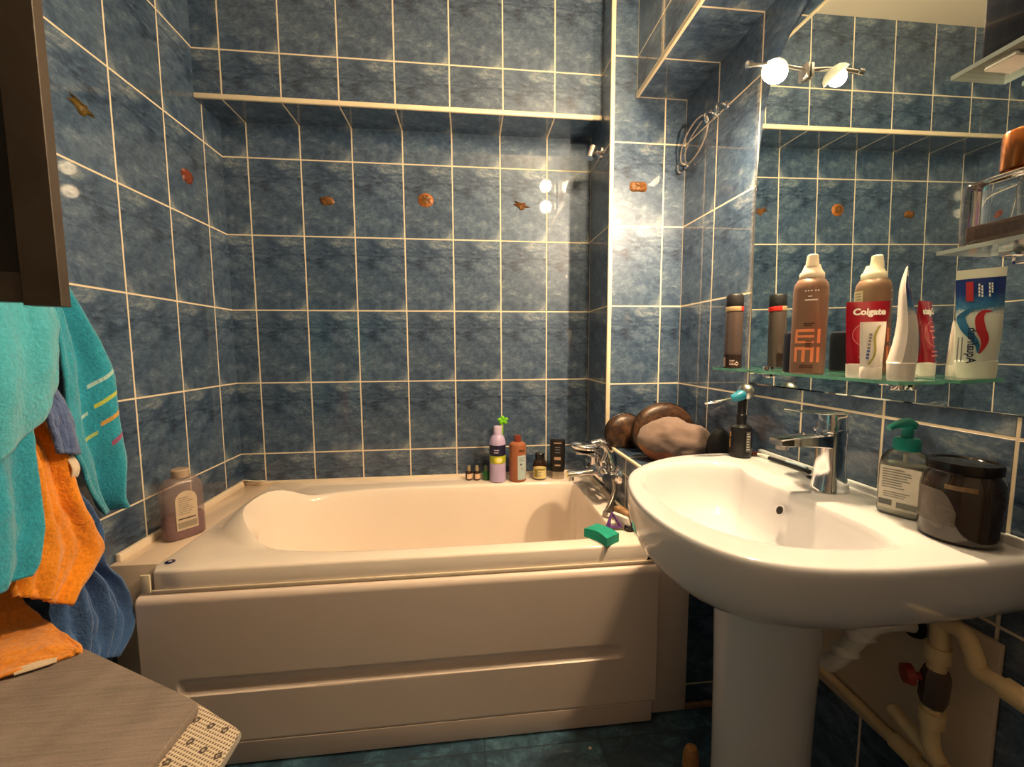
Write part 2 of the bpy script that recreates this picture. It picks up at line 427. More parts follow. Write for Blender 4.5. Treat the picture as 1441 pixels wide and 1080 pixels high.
m = MB(); m.lathe([(.036,-.002),(.036,.002),(.0,.002)], (1.372,-.35,.7285), 24); build('spray_plate', m, M['steel'], t)
m = MB(); m.tube([(1.395,-.351,.754),(1.425,-.352,.760),(1.448,-.354,.748),(1.465,-.357,.715),(1.473,-.362,.680)], [.015,.017,.017,.015,.013], 16); m.tube([(1.473,-.362,.681),(1.472,-.368,.645)], [.0135,.0115], 16); build('handle', m, M['chrome'], t)
hp = [Vector(p) for p in ((1.472,-.367,.648),(1.464,-.41,.603),(1.436,-.452,.572),(1.412,-.485,.560),(1.397,-.505,.5557),(1.408,-.518,.5555),(1.430,-.490,.5555),(1.448,-.455,.5555),(1.455,-.42,.5555))]
def smooth_path(P, n=8):
    out = []
    for i in range(len(P)-1):
        p0, p1, p2, p3 = P[max(i-1,0)], P[i], P[i+1], P[min(i+2,len(P)-1)]
        for k_ in range(n):
            t_ = k_/n; out.append(.5*((2*p1)+(p2-p0)*t_+(2*p0-5*p1+4*p2-p3)*t_*t_+(3*p1-p0-3*p2+p3)*t_**3))
    return out+[P[-1]]
def hosemat():
    N = NT('ribbed_hose'); tc = N.n('ShaderNodeTexCoord').outputs['Object']; N.p.inputs['Metallic'].default_value = 1; N.p.inputs['Roughness'].default_value = .25
    wv = N.n('ShaderNodeTexWave', bands_direction='Z'); wv.inputs['Scale'].default_value = 160; N.l(tc, wv.inputs[0])
    N.l(N.ramp(wv.outputs['Fac'], [(.2,(.45,.40,.34)),(.8,(.85,.8,.74))]), N.p.inputs['Base Color']); N.bump(wv.outputs['Fac'], .0008); return N.mat
m = MB(); m.tube(smooth_path(hp), .0088, 12); build('hose', m, hosemat(), t)
t = thing('shower_bracket', 'chrome shower holder on the side of the tiled column, high above the mixer', 'bracket', (1.48,-.135,1.862))
m = MB(); m.tube([(1.481,-.15,1.872),(1.474,-.15,1.872)], [.024,.022], 20); build('wall_plate', m, M['chrome'], t)
m = MB(); m.tube([(1.475,-.15,1.872),(1.455,-.16,1.866),(1.44,-.17,1.858)], [.010,.011,.013], 14); build('arm', m, M['chrome'], t)
m = MB(); m.tube([(1.428,-.176,1.838),(1.436,-.172,1.858),(1.444,-.168,1.880)], [.014,.0175,.019], 16); build('cup', m, M['chrome'], t)

# ------------------------------------------------------------------ bottles helpers
def cyl_fn(cx, cy, r, ang, eps=.0004):     # decal plane coordinates wrapped round a cylinder; ang = facing direction
    def f(x, y):
        a = ang + x/r
        return Vector((cx+(r+eps)*math.cos(a), cy+(r+eps)*math.sin(a), y))
    return f
def off(f, z0): return lambda x, y: f(x, y+z0)
CAM = Vector((.9503,-1.7829))
def face_ang(x, y, add=0): return math.atan2(CAM.y-y, CAM.x-x)+add
def spot(m, f, cx, cz, rx, rz, mi=0, n=12):     # a printed disc laid in narrow strips so that it follows the curve
    for i in range(n):
        a = -1+2*i/n; b = -1+2*(i+1)/n; ha, hb = math.sqrt(max(0,1-a*a))*rz, math.sqrt(max(0,1-b*b))*rz
        m.add([f(cx+a*rx,cz-ha-1e-5), f(cx+b*rx,cz-hb-1e-5), f(cx+b*rx,cz+hb+1e-5), f(cx+a*rx,cz+ha+1e-5)], [(0,1,2,3)], mi)
def bars(m, f, z, n, w, h=.0025, gap=.0045, mi=0):
    for i in range(n):
        ww = w*random.uniform(.55, 1); m.rect(f, -w/2, -w/2+ww, z-i*gap-h/2, z-i*gap+h/2, mi, 3)

RIM = ZR
# lavender bottle
x, y, r = 1.067, -.095, .034; a = face_ang(x, y)
t = thing('shower_gel_bottle', 'tall lavender shower gel bottle with navy and lemon label on back tub rim', 'bottle', (x,y,RIM))
lav = mat('lavender_plastic', srgb(188,172,214), .35)
m = MB(); m.lathe([(.030,0),(.034,.004),(.034,.165),(.032,.178),(.026,.192),(.020,.199)], (x,y,RIM+.0005), 32); build('body', m, lav, t)
m = MB(); m.lathe([(.0165,.198),(.0165,.232),(.0155,.236)], (x,y,RIM), 28); build('cap', m, mat('pale_lavender_plastic', srgb(206,192,228), .35), t)
f = off(cyl_fn(x,y,r,a), RIM)
m = MB(); m.rect(f, -.05,.05,.115,.160, 0, 24); m.rect(cyl_fn(x,y,r,a,.0005).__call__ and off(cyl_fn(x,y,r,a,.0005),RIM), -.05,.05,.083,.115, 1, 24)
f2 = off(cyl_fn(x,y,r,a,.0009), RIM)
spot(m, f2, .004, .098, .0185, .0150, 2); spot(m, off(cyl_fn(x,y,r,a,.0013),RIM), .007, .098, .012, .010, 3)
bars(m, f2, .140, 2, .030, .004, .010, 4)
build('label_print', m, [mat('navy_ink', (.012,.012,.045), .4), mat('olive_ink', srgb(166,176,48), .4), mat('lemon_ink', srgb(224,214,60), .4), mat('pale_lemon_ink', srgb(244,240,170), .4), mat('lilac_ink', srgb(190,180,205), .5)], t)
# green sprig behind it
t = thing('plastic_sprig', 'bright green plastic leaf sprig poking up behind the lavender bottle', 'ornament', (1.092,-.05,RIM+.001))
gm = mat('bright_green_plastic', srgb(120,205,30), .4)
m = MB(); m.tube([(1.092,-.05,RIM+.001),(1.092,-.05,.70),(1.094,-.048,.79)], .0022, 8); build('stem', m, gm, t)
for k_ in range(5):
    aa = k_*2*PI/5+.4; m = MB(); m.ell((1.094+.013*math.cos(aa), -.048-.004, .797+.010*math.sin(aa)), (.011,.004,.008), 12, 8, Matrix.Rotation(-aa,3,'Y')); build('leaf', m, gm, t)
# brown bottle
x, y, r = 1.152, -.095, .036; a = face_ang(x, y)
t = thing('shampoo_bottle', 'terracotta brown shampoo bottle with pale blue side label on back tub rim', 'bottle', (x,y,RIM))
bm_ = mat('terracotta_plastic', srgb(158,98,68), .4)
m = MB(); m.lathe([(.033,0),(.036,.004),(.036,.148),(.034,.158),(.026,.165),(.016,.168)], (x,y,RIM+.0005), 32); build('body', m, bm_, t)
m = MB(); m.lathe([(.0145,.167),(.0150,.170),(.0150,.192),(.014,.195)], (x,y,RIM), 24); build('cap', m, mat('dark_terracotta_plastic', srgb(122,52,40), .35), t)
m = MB(); f = off(cyl_fn(x,y,r,a+.62), RIM); f2 = off(cyl_fn(x,y,r,a+.62,.0008), RIM)
m.rect(f, -.022,.022,.012,.115, 0, 12)
m.text('PRO', .014, lambda X, Y: f2(X-.003, Y+.134), .0005, 1)
m.text('BY', .010, lambda X, Y: f2(X-.006, Y+.077), .0004, 1); bars(m, f2, .105, 3, .03, .002, .006, 2); bars(m, f2, .06, 2, .014, .002, .006, 2)
build('label_print', m, [mat('pale_blue_paper', srgb(180,200,204), .6), mat('dark_ink', (.03,.015,.012), .5), M['grey_ink']], t)
# brown glass jar with label
x, y, r = 1.249, -.085, .030; a = face_ang(x, y)
t = thing('scrub_jar', 'squat dark brown jar with yellowish label on back tub rim', 'jar', (x,y,RIM))
amb = mat('amber_glass', (.028,.012,.006), .08, coat=.5)
m = MB(); m.lathe([(.027,0),(.030,.005),(.030,.062),(.027,.074),(.019,.084),(.017,.088)], (x,y,RIM+.0005), 32); build('body', m, amb, t)
m = MB(); m.lathe([(.0185,.088),(.0195,.089),(.0195,.112),(.018,.114)], (x,y,RIM), 28); build('lid', m, M['black_pl'], t)
m = MB(); f = off(cyl_fn(x,y,r,a), RIM); f2 = off(cyl_fn(x,y,r,a,.0008), RIM)
pts = [(-.033,.008),(.033,.008),(.033,.055)]+[(.033-.066*i/10, .055+.009*math.sin(PI*i/10)) for i in range(1,10)]+[(-.033,.055)]
n_ = 14
for i in range(n_):
    xa, xb = -.033+.066*i/n_, -.033+.066*(i+1)/n_; za, zb = .055+.009*math.sin(PI*i/n_), .055+.009*math.sin(PI*(i+1)/n_)
    m.add([f(xa,.008), f(xb,.008), f(xb,zb), f(xa,za)], [(0,1,2,3)], 0)
m.rect(f2, -.025,-.008,.014,.050, 1, 4); m.rect(f2, -.008,.028,.044,.052, 1, 6); bars(m, f2, .036, 4, .026, .002, .006, 2)
build('label_print', m, [mat('cream_paper', srgb(226,210,150), .6), mat('olive_paper_ink', srgb(150,140,70), .6), M['grey_ink']], t)
# black tube
x, y = 1.326, -.09; a = face_ang(x, y)
t = thing('conditioner_tube', 'black flip-cap tube with silver cap standing left of the bath mixer', 'tube', (x,y,RIM))
m = MB(); rr = []
for z, w, d in ((.034,.030,.020),(.06,.0315,.020),(.11,.032,.016),(.16,.032,.009),(.172,.032,.005)):
    rr.append([Vector((x+w*math.cos(q)*math.cos(a+PI/2)+d*math.sin(q)*math.cos(a), y+w*math.cos(q)*math.sin(a+PI/2)+d*math.sin(q)*math.sin(a), RIM+z)) for q in [2*PI*i/28 for i in range(28)]])
m.loft(rr); build('body', m, mat('black_tube', (.014,.012,.012), .3), t)
m = MB(); m.lathe([(.0285,0),(.029,.003),(.029,.032),(.028,.034)], (x,y,RIM+.0005), 28, 1, .68, rot=a+PI/2); build('cap', m, mat('silver_plastic', srgb(176,164,150), .3, .6), t)
m = MB(); ex = Vector((math.cos(a+PI/2), math.sin(a+PI/2), 0)); en = Vector((math.cos(a), math.sin(a), 0))
f = lambda X, Y: Vector((x,y,RIM+Y)) + ex*X + en*(.0205 - max(0,(Y-.06))*.102 + .0012)
m.rect(f, -.016,.016,.155,.159, 0, 2); m.rect(f, -.014,.014,.085,.098, 0, 2); m.rect(f, -.012,.012,.060,.066, 0, 2)
for q in (.138,.128,.116): m.rect(f, -.011,.011,q-.001,q+.002, 1, 2)
build('label_print', m, [mat('tan_ink', srgb(170,140,118), .5), M['grey_ink']], t)
# little vials
def vial(x, y, col, lab, capcol, label):
    t = thing('oil_vial', label, 'bottle', (x,y,RIM), 'small vials on the tub rim')
    m = MB(); m.lathe([(.0140,0),(.0150,.002),(.0150,.033),(.012,.038),(.007,.041)], (x,y,RIM+.0005), 20); build('glass', m, col, t)
    m = MB(); m.lathe([(.0068,.039),(.0085,.041),(.0070,.060),(.006,.062)], (x,y,RIM), 18); build('cap', m, capcol, t)
    if lab:
        m = MB(); f = off(cyl_fn(x,y,.0150,face_ang(x,y,.3)), RIM); m.rect(f, -.013,.013,.008,.030, 0, 8); build('paper_label', m, lab, t)
pink = mat('pinkish_paper', srgb(222,190,160), .6); ccap = mat('cloudy_cap', srgb(150,138,112), .25)
vial(.945,-.066, amb, pink, ccap, 'leftmost small amber vial on the back tub rim')
vial(.979,-.069, amb, pink, ccap, 'small amber vial with wide pale label, between the leftmost vial and green one')
vial(1.018,-.072, mat('green_liquid', (.01,.10,.02), .1, coat=.4), None, mat('greenish_cap', srgb(90,100,78), .3), 'small green liquid vial tucked against the lavender bottle')
# purple-ish bath salt bottle on left deck
DK = .540
x, y = .080, -.482
t = thing('bath_salt_bottle', 'clear flat bottle of lilac bath salts with arched label on the left deck', 'bottle', (x,y,DK))
rot = math.radians(52)
m = MB(); prof = [(.90,.0),(1,.006),(1,.145),(.93,.165),(.72,.180),(.44,.186)]
m.lathe([(.052*k_, z) for k_, z in prof], (x,y,DK+.0005), 40, 1, .58, 3.6, rot=rot)
def frosty(name, col, a_, rough=.2):
    N = NT(name); p = N.p; p.inputs['Roughness'].default_value = rough
    N.l(N.ramp(N.noise(N.n('ShaderNodeTexCoord').outputs['Object'], 30, 3), [(.3, tuple(c*.92 for c in col)), (.7, col)]), p.inputs['Base Color'])
    tr = N.n('ShaderNodeBsdfTransparent'); mx_ = N.n('ShaderNodeMixShader'); mx_.inputs[0].default_value = a_
    N.l(tr.outputs[0], mx_.inputs[1]); N.l(p.outputs[0], mx_.inputs[2]); N.l(mx_.outputs[0], N.out.inputs[0]); return N.mat
build('bottle_shell', m, frosty('cloudy_clear_plastic', srgb(166,142,138), .42), t)
m = MB(); m.lathe([(.050*k_, z) for k_, z in ((.90,.003),(.98,.008),(.98,.066),(.9,.072))], (x,y,DK+.0005), 40, 1, .57, 3.6, rot=rot); build('bath_salts', m, mottled('lilac_salt', [(.3,srgb(112,72,92)),(.7,srgb(160,112,130))], 120, .7, .001), t)
m = MB(); m.lathe([(.022,.184),(.023,.186),(.023,.206),(.020,.210)], (x,y,DK), 28); build('cap', m, mat('translucent_beige_cap', srgb(176,156,136), .25), t)
ex = Vector((math.cos(rot), math.sin(rot), 0)); en = Vector((math.sin(rot), -math.cos(rot), 0))
f = lambda X, Y: Vector((x,y,DK+Y)) + ex*X + en*.0308
m = MB(); pts = [(-.027,.03),(.027,.03),(.027,.12)]+[(.027*math.cos(q), .12+.027*math.sin(q)) for q in [PI*i/12 for i in range(1,12)]]+[(-.027,.12)]
m.poly(f, pts, 0)
f2 = lambda X, Y: f(X, Y)+en*.0006
bars(m, f2, .128, 9, .04, .0022, .0062, 1); bars(m, f2, .064, 1, .044, .004, .006, 2); m.rect(f2, -.024,.024,.036,.054, 1, 2)
build('label_print', m, [mat('beige_label', srgb(206,188,164), .6), mat('greyish_ink', srgb(150,138,122), .6), mat('dark_ink_2', srgb(70,60,56), .6)], t)

# things on the right rim of the tub
m = MB()
def spg(u, v): pass
Ms = Matrix.Rotation(math.radians(-58), 3, 'Z')
bm = bmesh.new(); bmesh.ops.create_cube(bm, size=1); bmesh.ops.subdivide_edges(bm, edges=bm.edges[:], cuts=8, use_grid_fill=True)
vs = []
for v in bm.verts:
    c = v.co.copy(); c.x *= .084; c.y *= .056; c.z *= .025
    c.z += .004*math.cos(c.x/.042*PI/2)*(1 if c.z > 0 else .0)
    if c.y < 0: c.y += .008*math.cos(c.x/.042*PI/2)*abs(c.y)/.028
    vs.append(Ms @ c + Vector((1.332,-.660,RIM+.0132)))
bm.verts.index_update(); m.add(vs, [[v.index for v in f_.verts] for f_ in bm.faces]); bm.free()
tag(build('bath_sponge', m, fabric('green_foam', srgb(38,156,134), .25, 420, .0012, .1), smooth=50), 'green curved bath sponge on the front right corner of the tub rim', 'sponge', base=(1.332,-.660,RIM))
t = thing('foot_file', 'purple and white triangular foot file behind the green sponge', 'foot file', (1.405,-.592,RIM))
pur = mat('purple_plastic', srgb(96,60,130), .35)
m = MB(); m.tube([(1.372,-.602,RIM+.009),(1.388,-.588,RIM+.048),(1.412,-.606,RIM+.010),(1.372,-.602,RIM+.009)], .007, 10); build('loop_handle', m, pur, t)
m = MB(); m.box(-.006,.006,-.030,.030,-.020,.020, .004, M=Matrix.Translation((1.420,-.592,RIM+.024)) @ Matrix.Rotation(.5,4,'Z') @ Matrix.Rotation(-.35,4,'Y')); build('file_pad', m, M['white_pl'], t)
t = thing('nail_brush', 'small wooden nail brush lying against the ledge wall behind the basin edge', 'brush', (1.440,-.555,RIM))
wood = mottled('worn_wood', [(.3,srgb(120,84,52)),(.7,srgb(196,160,120))], 26, .6, .0006)
Mb = Matrix.Translation((1.442,-.552,RIM+.024)) @ Matrix.Rotation(.35,4,'Z') @ Matrix.Rotation(.2,4,'Y')
m = MB(); m.box(-.020,.020,-.032,.032,.002,.020, .007, 3, M=Mb); build('block', m, wood, t)
m = MB(); m.box(-.017,.017,-.028,.028,-.020,.002, .002, 1, M=Mb); build('bristles', m, fabric('brown_bristle', srgb(96,62,40), .4, 700, .002, 0), t)
m = MB(); m.lathe([(.014,0),(.0155,.002),(.0155,.012),(.013,.015)], (1.437,-.612,RIM+.0005), 24)
tag(build('bottle_cap', m, M['black_pl']), 'small black round cap standing beside the foot file', 'cap', base=(1.437,-.612,RIM))

# ------------------------------------------------------------------ things on the ledge
leather = [(.25,(.008,.005,.003)),(.45,(.034,.016,.009)),(.6,(.095,.046,.024)),(.78,(.26,.15,.085))]
lm = mottled('mottled_brown_leather', leather, 16, .38, .0006, 1.8)
def roundbag(name, label, c, r, th, rz, tilt, asp=.93):
    t = thing(name, label, 'toiletry bag', (c[0],c[1],ZL))
    Mx = Matrix.Rotation(rz,3,'Z') @ Matrix.Rotation(tilt,3,'X')
    m = MB(); m.ell((0,0,0), (r,th,r*asp), 40, 24, None, fn=lambda q: Vector((q.x, math.copysign(th*abs(q.y/th)**.62, q.y), max(q.z, -r*asp*.72))))
    cz = max(0,-min((Mx @ Vector(p)).z for p in m.v)); m.v = [tuple((Mx @ Vector(p))*1.0 + Vector((c[0],c[1],ZL+.001+cz*.985))) for p in m.v]
    m.v = [(p[0],p[1],max(p[2],ZL+.0015)) for p in m.v]
    build('body', m, lm, t)
    m = MB(); pts = [tuple((Mx @ Vector((r*1.006*math.cos(q), 0, (r*asp+.001)*math.sin(q)))) + Vector((c[0],c[1],ZL+.001+cz*.985))) for q in [-.5+ (PI+1.0)*i/40 for i in range(41)]]
    m.tube(pts, .0028, 8); build('zip', m, mat('dark_zip', (.02,.012,.009), .4, .3), t)
roundbag('round_bag', 'small round mottled brown leather bag at the far left of the ledge', (1.536,-.310), .079, .037, .06, -.05, .90)
roundbag('round_bag', 'large round mottled brown leather bag standing behind the taupe cloth pouch', (1.645,-.396), .117, .036, .03, -.04, .86)
t = thing('cloth_pouch', 'taupe cloth pouch with tan leather corner lying on the ledge', 'pouch', (1.63,-.52,ZL))
def pouchv(q):
    d = q.normalized(); n1 = noise.noise(d*1.7+Vector((3.1,0,1))); n2 = noise.noise(d*4.5)
    p = q*(1+.10*n1+.035*n2)
    s_ = p.x/.14
    p.z *= 1-.42*max(0,s_)**1.3
    p.y += .011*noise.noise(Vector((q.x*13, q.z*19, 2.7)))*(1 if p.y < .02 else 0)+.005*noise.noise(Vector((q.x*34, q.z*40, 6)))
    p.z += .008*noise.noise(Vector((q.x*17, q.y*14, 9)))
    return p
m = MB(); Mp = Matrix.Rotation(math.radians(-10),3,'Z')
m.ell((1.628,-.522,ZL+.064), (.128,.070,.077), 80, 48, Mp, fn=pouchv)
m.v = [(min(p[0],W-.004),p[1],max(p[2],ZL+.0015)) for p in m.v]
cl = fabric('taupe_cloth', srgb(126,109,102), .18, 240, .0008, .2)
o = build('pouch_body', m, [cl, mottled('tan_leather', [(.3,srgb(120,62,34)),(.7,srgb(176,104,64))], 22, .45)], t)
for p in o.data.polygons:
    c = p.center
    if c.z < .050-.16*(c.x+.13)+.006*math.sin(c.x*90) and c.x < .05: p.material_index = 1
m = MB(); m.ell((1.722,-.612,ZL+.058), (.040,.030,.068), 28, 16, None, fn=lambda q: Vector((q.x, q.y, max(q.z,-.0565))))
tag(build('cosmetic_case', m, M['matte_black']), 'black domed case behind the pouch next to the black pump bottle', 'case', base=(1.722,-.612,ZL))

# ------------------------------------------------------------------ washbasin
SO = [(1.7645,-.735),(1.72,-.728),(1.6251,-.7206),(1.5112,-.7372),(1.4189,-.7827),(1.3433,-.8489),(1.2987,-.929),(1.272,-1.0411),(1.2735,-1.1397),(1.294,-1.2143),(1.328,-1.2653),(1.3706,-1.293),(1.4281,-1.3103),(1.5123,-1.3199),(1.6132,-1.321),(1.72,-1.318),(1.7645,-1.312)]
SI = [(1.60,-.90),(1.625,-.845),(1.590,-.808),(1.5472,-.796),(1.49,-.802),(1.4314,-.8169),(1.385,-.845),(1.3548,-.8841),(1.330,-.935),(1.318,-1.0),(1.3186,-1.0835),(1.335,-1.1465),(1.358,-1.1865),(1.390,-1.222),(1.44,-1.246),(1.495,-1.256),(1.55,-1.262),(1.598,-1.256),(1.610,-1.20),(1.606,-1.08),(1.600,-.98)]
CB = (1.47,-1.025)
def polar(poly, n, c):
    out = []
    P = [Vector((p[0]-c[0], p[1]-c[1])) for p in poly]
    for i in range(n):
        a = 2*PI*i/n; d = Vector((math.cos(a), math.sin(a))); best = None
        for j in range(len(P)):
            p, q = P[j], P[(j+1) % len(P)]; e = q-p; den = d.x*e.y-d.y*e.x
            if abs(den) < 1e-12: continue
            t_ = (p.x*e.y-p.y*e.x)/den; s_ = (p.x*d.y-p.y*d.x)/den
            if t_ > 0 and -1e-9 <= s_ <= 1+1e-9: best = t_ if best is None else max(best, t_)
        out.append(best)
    return out
def chaikin(P, n=2):
    for _ in range(n):
        Q = []
        for i in range(len(P)):
            a, b = P[i], P[(i+1) % len(P)]
            Q += [(a[0]*.75+b[0]*.25, a[1]*.75+b[1]*.25), (a[0]*.25+b[0]*.75, a[1]*.25+b[1]*.75)]
        P = Q
    return P
NS = 144
ro = polar([SO[0]]+[tuple(v)[:2] for v in smooth_path([Vector((*p,0)) for p in SO[1:-1]], 8)]+[SO[-1]], NS, CB)
for _ in range(4): ro = [(ro[i-1]+2*ro[i]+ro[(i+1) % NS])/4 if math.cos(2*PI*i/NS) < .25 else ro[i] for i in range(NS)]
ri = polar(chaikin(SI, 2), NS, CB)
ZS = .81
basin = thing('washbasin', 'white ceramic washbasin with overflow hole fixed to the right tiled wall', 'sink', (1.55,-1.02,.66))
def oring(k_, z):
    r = []
    for i in range(NS):
        a = 2*PI*i/NS; x = CB[0]+ro[i]*math.cos(a)*k_; y = CB[1]+ro[i]*math.sin(a)*k_
        if math.cos(a) > 0 and CB[0]+ro[i]*math.cos(a) > 1.75: x = 1.7645
        r.append(Vector((min(x,1.7645), y, z)))
    return r
def iring(k_, z): return [Vector((1.48+(CB[0]+ri[i]*math.cos(2*PI*i/NS)-1.48)*k_, -1.03+(CB[1]+ri[i]*math.sin(2*PI*i/NS)+1.03)*k_, z)) for i in range(NS)]
m = MB()
m.loft([oring(.30,.655), oring(.5,.662), oring(.70,.676), oring(.85,.696), oring(.93,.715), oring(.972,.735), oring(.99,.755), oring(.998,.78), oring(1,.795), oring(.997,.803), oring(.988,.809), oring(.975,.8105), oring(.95,.8105),
        iring(1.05,.8105), iring(1.02,.8095), iring(1.0,.806), iring(.975,.797), iring(.945,.778), iring(.90,.748), iring(.83,.715), iring(.7,.692), iring(.5,.682), iring(.25,.678), iring(.06,.676)])
build('bowl', m, M['ceramic'], basin, smooth=70)
m = MB(); m.box(1.752,1.7645,-1.31,-.74,.806,.824, .004); build('upstand', m, M['ceramic'], basin)
nrm = Vector((-1,0,.42)).normalized()
Q = nrm.to_track_quat('Z','Y').to_matrix()
oc = Vector((1.588,-1.03,.770))
m = MB(); m.lathe([(.0075,0.002),(.012,.002),(.012,.0035),(.0075,.0035)], oc, 24, M=Q); build('overflow_ring', m, M['ceramic'], basin)
m = MB(); m.lathe([(.0085,.0038),(.001,.0040)], oc, 20, M=Q); build('overflow_hole', m, M['dark_hole'], basin)
m = MB(); m.lathe([(.030,0),(.030,.003),(.026,.005),(.002,.005)], (1.478,-1.03,.675), 28); build('waste', m, M['chrome'], basin)
# pedestal
t = None
m = MB(); rr = []
for z, r in ((.001,.100),(.012,.097),(.03,.089),(.2,.0895),(.4,.092),(.55,.096),(.66,.102)):
    rr.append([Vector((1.555+r*math.cos(q), -1.042+r*math.sin(q), z)) for q in [2*PI*i/40 for i in range(40)]])
m.loft(rr); tag(build('basin_pedestal', m, M['ceramic']), 'white ceramic pedestal column standing under the washbasin', 'pedestal', base=(1.555,-1.042,0))

# basin mixer
t = thing('basin_mixer', 'chrome single lever mixer tap on the washbasin deck', 'tap', (1.690,-1.03,ZS))
fx, fy = 1.692, -1.03
def oval(rx, ry, cx, z, tilt=0, p=3.0, n=32):
    o_ = []
    for i in range(n):
        a = 2*PI*i/n; c, s = math.cos(a), math.sin(a); k_ = (abs(c)**p+abs(s)**p)**(-1/p)
        o_.append(Vector((cx+rx*c*k_, fy+ry*s*k_, z+tilt*(rx*c*k_))))
    return o_
m = MB(); m.loft([oval(.033,.028,fx+.002,.8115), oval(.032,.027,fx+.002,.818), oval(.027,.025,fx+.001,.835), oval(.0245,.0235,fx,.86), oval(.0245,.023,fx,.90), oval(.0255,.023,fx,.928), oval(.0255,.023,fx,.934)]); build('body', m, M['chrome'], t)
m = MB(); rr = []
for x, w, zt, zb in ((1.695,.021,.932,.900),(1.66,.0205,.930,.904),(1.62,.0195,.927,.907),(1.58,.0185,.924,.908),(1.568,.0175,.922,.909)):
    rr.append([Vector((x, fy+w, zb+.002)), Vector((x, fy+w, zt-.002)), Vector((x, fy+w-.003, zt)), Vector((x, fy-w+.003, zt)), Vector((x, fy-w, zt-.002)), Vector((x, fy-w, zb+.002)), Vector((x, fy-w+.003, zb)), Vector((x, fy+w-.003, zb))])
m.loft(rr); build('spout', m, M['chrome'], t)
m = MB(); m.lathe([(.0115,.900),(.0115,.908)], (1.583,fy,0), 20); build('aerator', m, M['steel'], t)
m = MB(); m.loft([oval(.030,.026,fx,.9345), oval(.031,.0265,fx,.937), oval(.030,.026,fx,.940)]); m.loft([oval(.0235,.022,fx,.940), oval(.0225,.021,fx,.966,-.05), oval(.021,.020,fx,.972,-.06)])
rr = []
for x, w, z, h in ((1.712,.021,.972,.007),(1.69,.0215,.972,.008),(1.65,.019,.974,.006),(1.61,.016,.978,.005),(1.582,.012,.983,.004),(1.575,.009,.984,.003)):
    rr.append([Vector((x, fy+w*math.cos(q), z+h*.5*math.sin(q))) for q in [2*PI*i/20 for i in range(20)]])
m.loft(rr); build('lever', m, M['chrome'], t)
m = MB(); m.lathe([(.0045,.8112),(.0045,.8125),(.0075,.8138),(.010,.8125),(.010,.8112)], (1.722,-.955,0), 24)
tag(build('rubber_ring', m, M['matte_black']), 'small black rubber ring lying left of the basin mixer', 'ring', base=(1.722,-.955,.811))
# razors / brush on basin deck
t = thing('razor', 'dark brown and white razor lying on the back left basin deck', 'razor', (1.735,-.79,.811))
m = MB(); m.tube(smooth_path([Vector(p) for p in ((1.728,-.765,.8165),(1.734,-.79,.8175),(1.738,-.822,.8165))]), [.004]*16+[.003], 8); build('handle', m, M['white_pl'], t)
m = MB(); m.box(1.713,1.741,-.772,-.757,.8112,.822, .003); build('head', m, mat('maroon_plastic', srgb(62,26,24), .3), t)
t = thing('toothbrush', 'black and white toothbrush lying between razor and basin mixer', 'toothbrush', (1.738,-.87,.811))
m = MB(); m.tube(smooth_path([Vector(p) for p in ((1.728,-.815,.8185),(1.735,-.85,.8165),(1.738,-.89,.8165),(1.735,-.935,.8175))]), .0052, 10); build('handle', m, M['matte_black'], t)
m = MB(); m.tube(smooth_path([Vector(p) for p in ((1.738,-.862,.8215),(1.740,-.89,.8225),(1.738,-.925,.8225))]), .0038, 10); build('grip', m, mat('pale_blue_plastic', srgb(190,210,226), .3), t)

# black pump bottle
x, y = 1.684, -.762; a = face_ang(x, y)
t = thing('pump_bottle', 'black pump bottle with blue collar and silver leaf nozzle on basin left corner', 'bottle', (x,y,.811))
m = MB(); m.lathe([(.025,0),(.0275,.003),(.0275,.074),(.025,.082),(.017,.088),(.012,.090)], (x,y,.811), 32); build('body', m, M['black_pl'], t)
m = MB(); m.lathe([(.0125,.089),(.0125,.114),(.0110,.116),(.0110,.160)], (x,y,.811), 24); build('pump_neck', m, M['black_pl'], t)
m = MB(); m.loft([[Vector((x+dx, y+r_*math.cos(q), .9795+.3*dx+r_*math.sin(q))) for q in [2*PI*i/24 for i in range(24)]] for dx, r_ in ((-.032,.006),(-.028,.010),(-.012,.0145),(.000,.0155),(.003,.014))]); build('collar', m, mat('turquoise_blue_plastic', srgb(38,130,160), .35), t)
m = MB(); m.ell((x+.012,y+.004,.986), (.019,.024,.0235), 28, 16); build('knob', m, M['steel'], t)
m = MB(); rr = []
for s_, w, h in ((0,.004,.004),(.2,.007,.004),(.5,.010,.005),(.75,.008,.004),(.95,.0045,.003),(1,.002,.002)):
    px, pz = x-.030-.078*s_, .970-.013*s_
    rr.append([Vector((px, y+w*math.cos(q), pz+h*math.sin(q))) for q in [2*PI*i/16 for i in range(16)]])
m.loft(rr); build('nozzle', m, M['chrome'], t)
m = MB(); f = off(cyl_fn(x,y,.0275,a+.75), .811); m.rect(f, -.007,.007,.018,.072, 0, 4); bars(m, off(cyl_fn(x,y,.0275,a+.75,.0008),.811), .066, 7, .011, .0025, .007, 1)
build('label_print', m, [mat('grey_label', srgb(96,92,88), .5), M['white_paint']], t)
m = MB(); f = off(cyl_fn(x,y,.0275,a-1.1), .811); m.rect(f, -.002,.004,.055,.068, 0, 2); m.rect(f, -.003,.002,.025,.05, 0, 2); build('gold_print', m, mat('gold_ink', srgb(170,130,60), .4), t)

